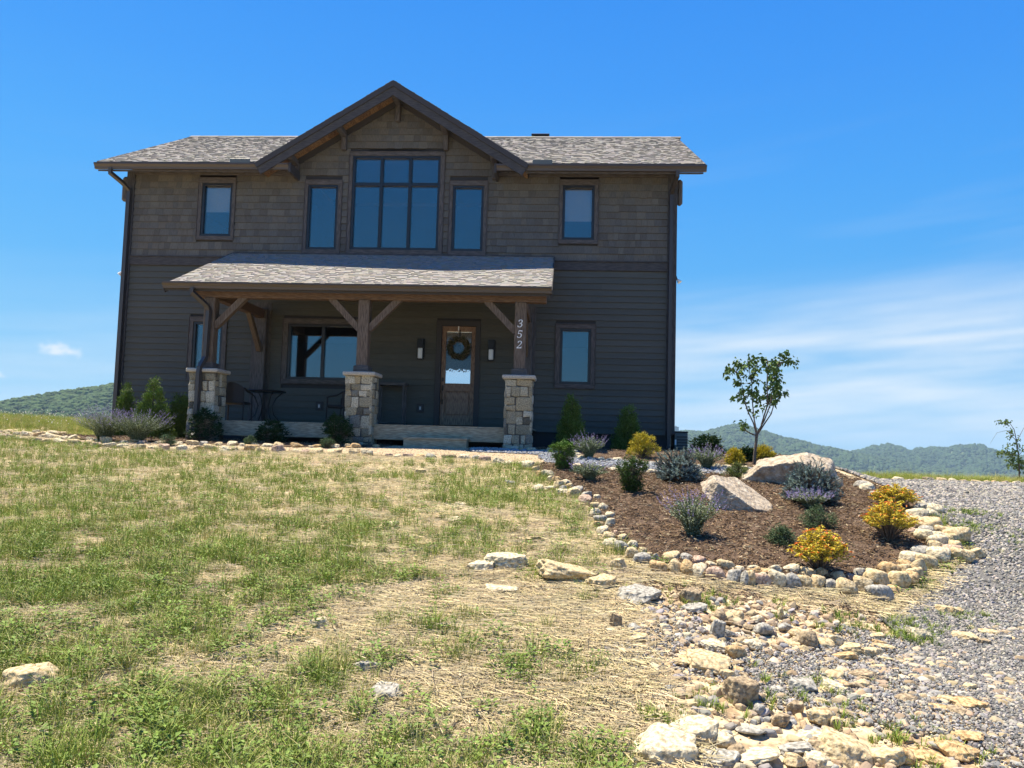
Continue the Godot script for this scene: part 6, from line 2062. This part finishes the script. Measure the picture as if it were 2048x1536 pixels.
	for c in [[9.55, 9.0, 0.28, 70], [9.2, 9.75, 0.3, 60], [9.5, 10.3, 0.35, 40], [7.2, 12.75, 0.22, 40], [7.0, 13.0, 0.2, 36], [6.6, 12.85, 0.3, 46], [7.7, 12.4, 0.25, 26], [5.55, 12.75, 0.3, 44], [5.9, 14.3, 0.3, 40], [6.2, 14.9, 0.3, 36], [8.6, 13.4, 0.3, 26], [9.3, 12.2, 0.5, 22], [5.3, 14.6, 0.25, 26], [8.9, 12.0, 0.4, 20], [5.0, 14.9, 0.12, 30], [6.9, 15.3, 0.25, 20]]:
		for k in c[3]:
			var p := Vector2(c[0] + rng.randfn() * c[2] * 0.6, c[1] + rng.randfn() * c[2] * 0.5)
			sprouts.append(turned(Vector3(p.x, height(p.x, p.y) + 0.015, p.y), rng.randf() * TAU, Vector3.ONE * rng.randf_range(0.5, 1.15)))
			sprout_tint.append(shade(greens[rng.randi_range(0, 2)], 0.25))
	scatter("gravel_weeds", tuft(14, 0.085, 0.05, 0.005, 670, 1.1), mats.blades, sprouts, sprout_tint, "tufts of grass come up through the gravel and rubble", "grass")
	# mulch: shredded bark
	var shreds := [[], []]
	var shred_tint := [[], []]
	for area in [[bed, 56000], [house_bed, 9000], [side_bed, 10000]]:
		var poly: PackedVector2Array = area[0]
		var a := poly[0]
		var b := poly[0]
		for p in poly:
			a = a.min(p)
			b = b.max(p)
		for k in area[1]:
			var p := Vector2(rng.randf_range(a.x, b.x), rng.randf_range(a.y, b.y))
			if not inside(p, poly):
				continue
			var n := rng.randi_range(0, 1)
			var w := rng.randf_range(0.5, 1.3) * rng.randf_range(0.6, 1.2)
			shreds[n].append(turned(Vector3(p.x, height(p.x, p.y) + 0.048 + 0.05 * patches.get_noise_2d(p.x * 9.0, p.y * 9.0), p.y), rng.randf() * TAU, Vector3(w, w, w * rng.randf_range(0.6, 1.3)), Vector3(rng.randf_range(-0.35, 0.35), 0, rng.randf_range(-0.35, 0.35))))
			shred_tint[n].append(shade([Color(0.111, 0.069, 0.039), Color(0.170, 0.108, 0.059), Color(0.077, 0.048, 0.029), Color(0.251, 0.170, 0.098), Color(0.443, 0.357, 0.222)][[0, 0, 1, 1, 2, 2, 3, 3, 4][rng.randi_range(0, 8)]], 0.3))
	for k in 6500:  # shreds washed out below the ring of stones
		var p := Vector2(rng.randf_range(4.9, 7.6), rng.randf_range(11.6, 13.1))
		if inside(p, bed) or inside(p, gravel) or absf(p.y - 12.4) / 0.6 > rng.randf_range(0.2, 1.2):
			continue
		var w := rng.randf_range(0.4, 1.1)
		shreds[1].append(turned(Vector3(p.x, height(p.x, p.y) + 0.006, p.y), rng.randf() * TAU, Vector3(w, w, w), Vector3(rng.randf_range(-0.2, 0.2), 0, rng.randf_range(-0.2, 0.2))))
		shred_tint[1].append(shade([Color(0.14, 0.095, 0.06), Color(0.21, 0.15, 0.10), Color(0.30, 0.23, 0.155)][rng.randi() % 3], 0.3))
	for n in 2:
		var s := Shape.new()
		s.hexa([Vector3(-0.024, -0.002, 0.004), Vector3(0.02, -0.001, 0.005), Vector3(0.022, 0.003, 0.003), Vector3(-0.022, 0.002, 0.003), Vector3(-0.022, -0.002, -0.004), Vector3(0.025, -0.002, -0.003), Vector3(0.022, 0.002 + n * 0.002, -0.003), Vector3(-0.02, 0.003, -0.003)])
		scatter("mulch", s.done(), mats.chips, shreds[n], shred_tint[n], ["coarse brown bark mulch covering the planting beds", "fine brown bark shreds covering the planting beds"][n], "mulch")
	# gravel: angular slate chips, thinner where the dirt shows
	var chip := [faceted(unit_rock(rock(1, random_planes(7, 0.55, 700), 18.0, 0.0, 701))), faceted(unit_rock(rock(1, random_planes(7, 0.42, 702), 18.0, 0.0, 703)))]
	var stones := [[], []]
	var stone_tint := [[], []]
	z = -0.6
	while z < 16.6:
		var d := 19.0 - z
		var step := clampf(d * 0.0030, 0.0155, 0.052)
		var x := 4.5
		var hi := 4.43 + d * 0.74 + 0.5
		while x < hi:
			var p := Vector2(x + rng.randf_range(-0.7, 0.7) * step, z + rng.randf_range(-0.7, 0.7) * step)
			x += step
			var full := inside(p, gravel)
			if not full:
				if p.y < 12.1 or p.x < 4.75 or inside(p, bed):
					continue
				var n := patches.get_noise_2d(p.x * 1.1 + 9.0, p.y * 1.1 + 4.0) + 0.35 * smoothstep(6.0, 7.0, p.x)
				if n < rng.randf_range(-0.12, 0.32) or rng.randf() < 0.2 or p.y < 12.85 + 0.3 * n:
					continue
			elif patches.get_noise_2d(p.x * 1.6 + 20.0, p.y * 1.6) < rng.randf_range(-0.75, -0.1):
				continue
			var w := step * rng.randf_range(0.6, 1.75)
			var k := rng.randi_range(0, 1)
			stones[k].append(turned(Vector3(p.x, height(p.x, p.y) + 0.02 + w * 0.16, p.y), rng.randf() * TAU, Vector3(w, w * rng.randf_range(0.35, 0.9), w * rng.randf_range(0.5, 1.0)), Vector3(rng.randf_range(-0.8, 0.8), 0, rng.randf_range(-0.8, 0.8))))
			stone_tint[k].append(shade([Color(0.178, 0.172, 0.163), Color(0.243, 0.234, 0.219), Color(0.325, 0.307, 0.279), Color(0.130, 0.127, 0.119), Color(0.373, 0.337, 0.275)][rng.randi_range(0, 4)], 0.2))
		z += step
	for k in 7000:
		var p := Vector2(rng.randf_range(2.6, 7.8), rng.randf_range(3.0, 6.5))
		if inside(p, stone_path):
			var w := rng.randf_range(0.025, 0.06)
			stones[0].append(turned(Vector3(p.x, height(p.x, p.y) + 0.025 + w * 0.1, p.y), rng.randf() * TAU, Vector3(w, w * 0.6, w * 0.8), Vector3(rng.randf_range(-0.5, 0.5), 0, 0)))
			stone_tint[0].append(shade(Color(0.272, 0.284, 0.296), 0.3))
	for k in 2:
		scatter("gravel", chip[k], mats.chips, stones[k], stone_tint[k], ["blue-grey slate gravel chips covering the driveway", "flat pale slate chips mixed into the driveway gravel"][k], "gravel")
	var pebbles := []
	var pebble_tint := []
	for k in 22000:
		var p := Vector2(rng.randf_range(-9.6, 4.3), rng.randf_range(-1.0, 6.0))
		if inside(p, sand_path):
			var w := rng.randf_range(0.012, 0.038)
			pebbles.append(turned(Vector3(p.x, height(p.x, p.y) + 0.016, p.y), rng.randf() * TAU, Vector3(w, w * 0.6, w * 0.8)))
			pebble_tint.append(shade([Color(0.447, 0.353, 0.224), Color(0.533, 0.447, 0.310), Color(0.361, 0.275, 0.181)][rng.randi() % 3], 0.2))
	scatter("pebbles", chip[0], mats.chips, pebbles, pebble_tint, "tan pea gravel covering the walk along porch", "gravel")
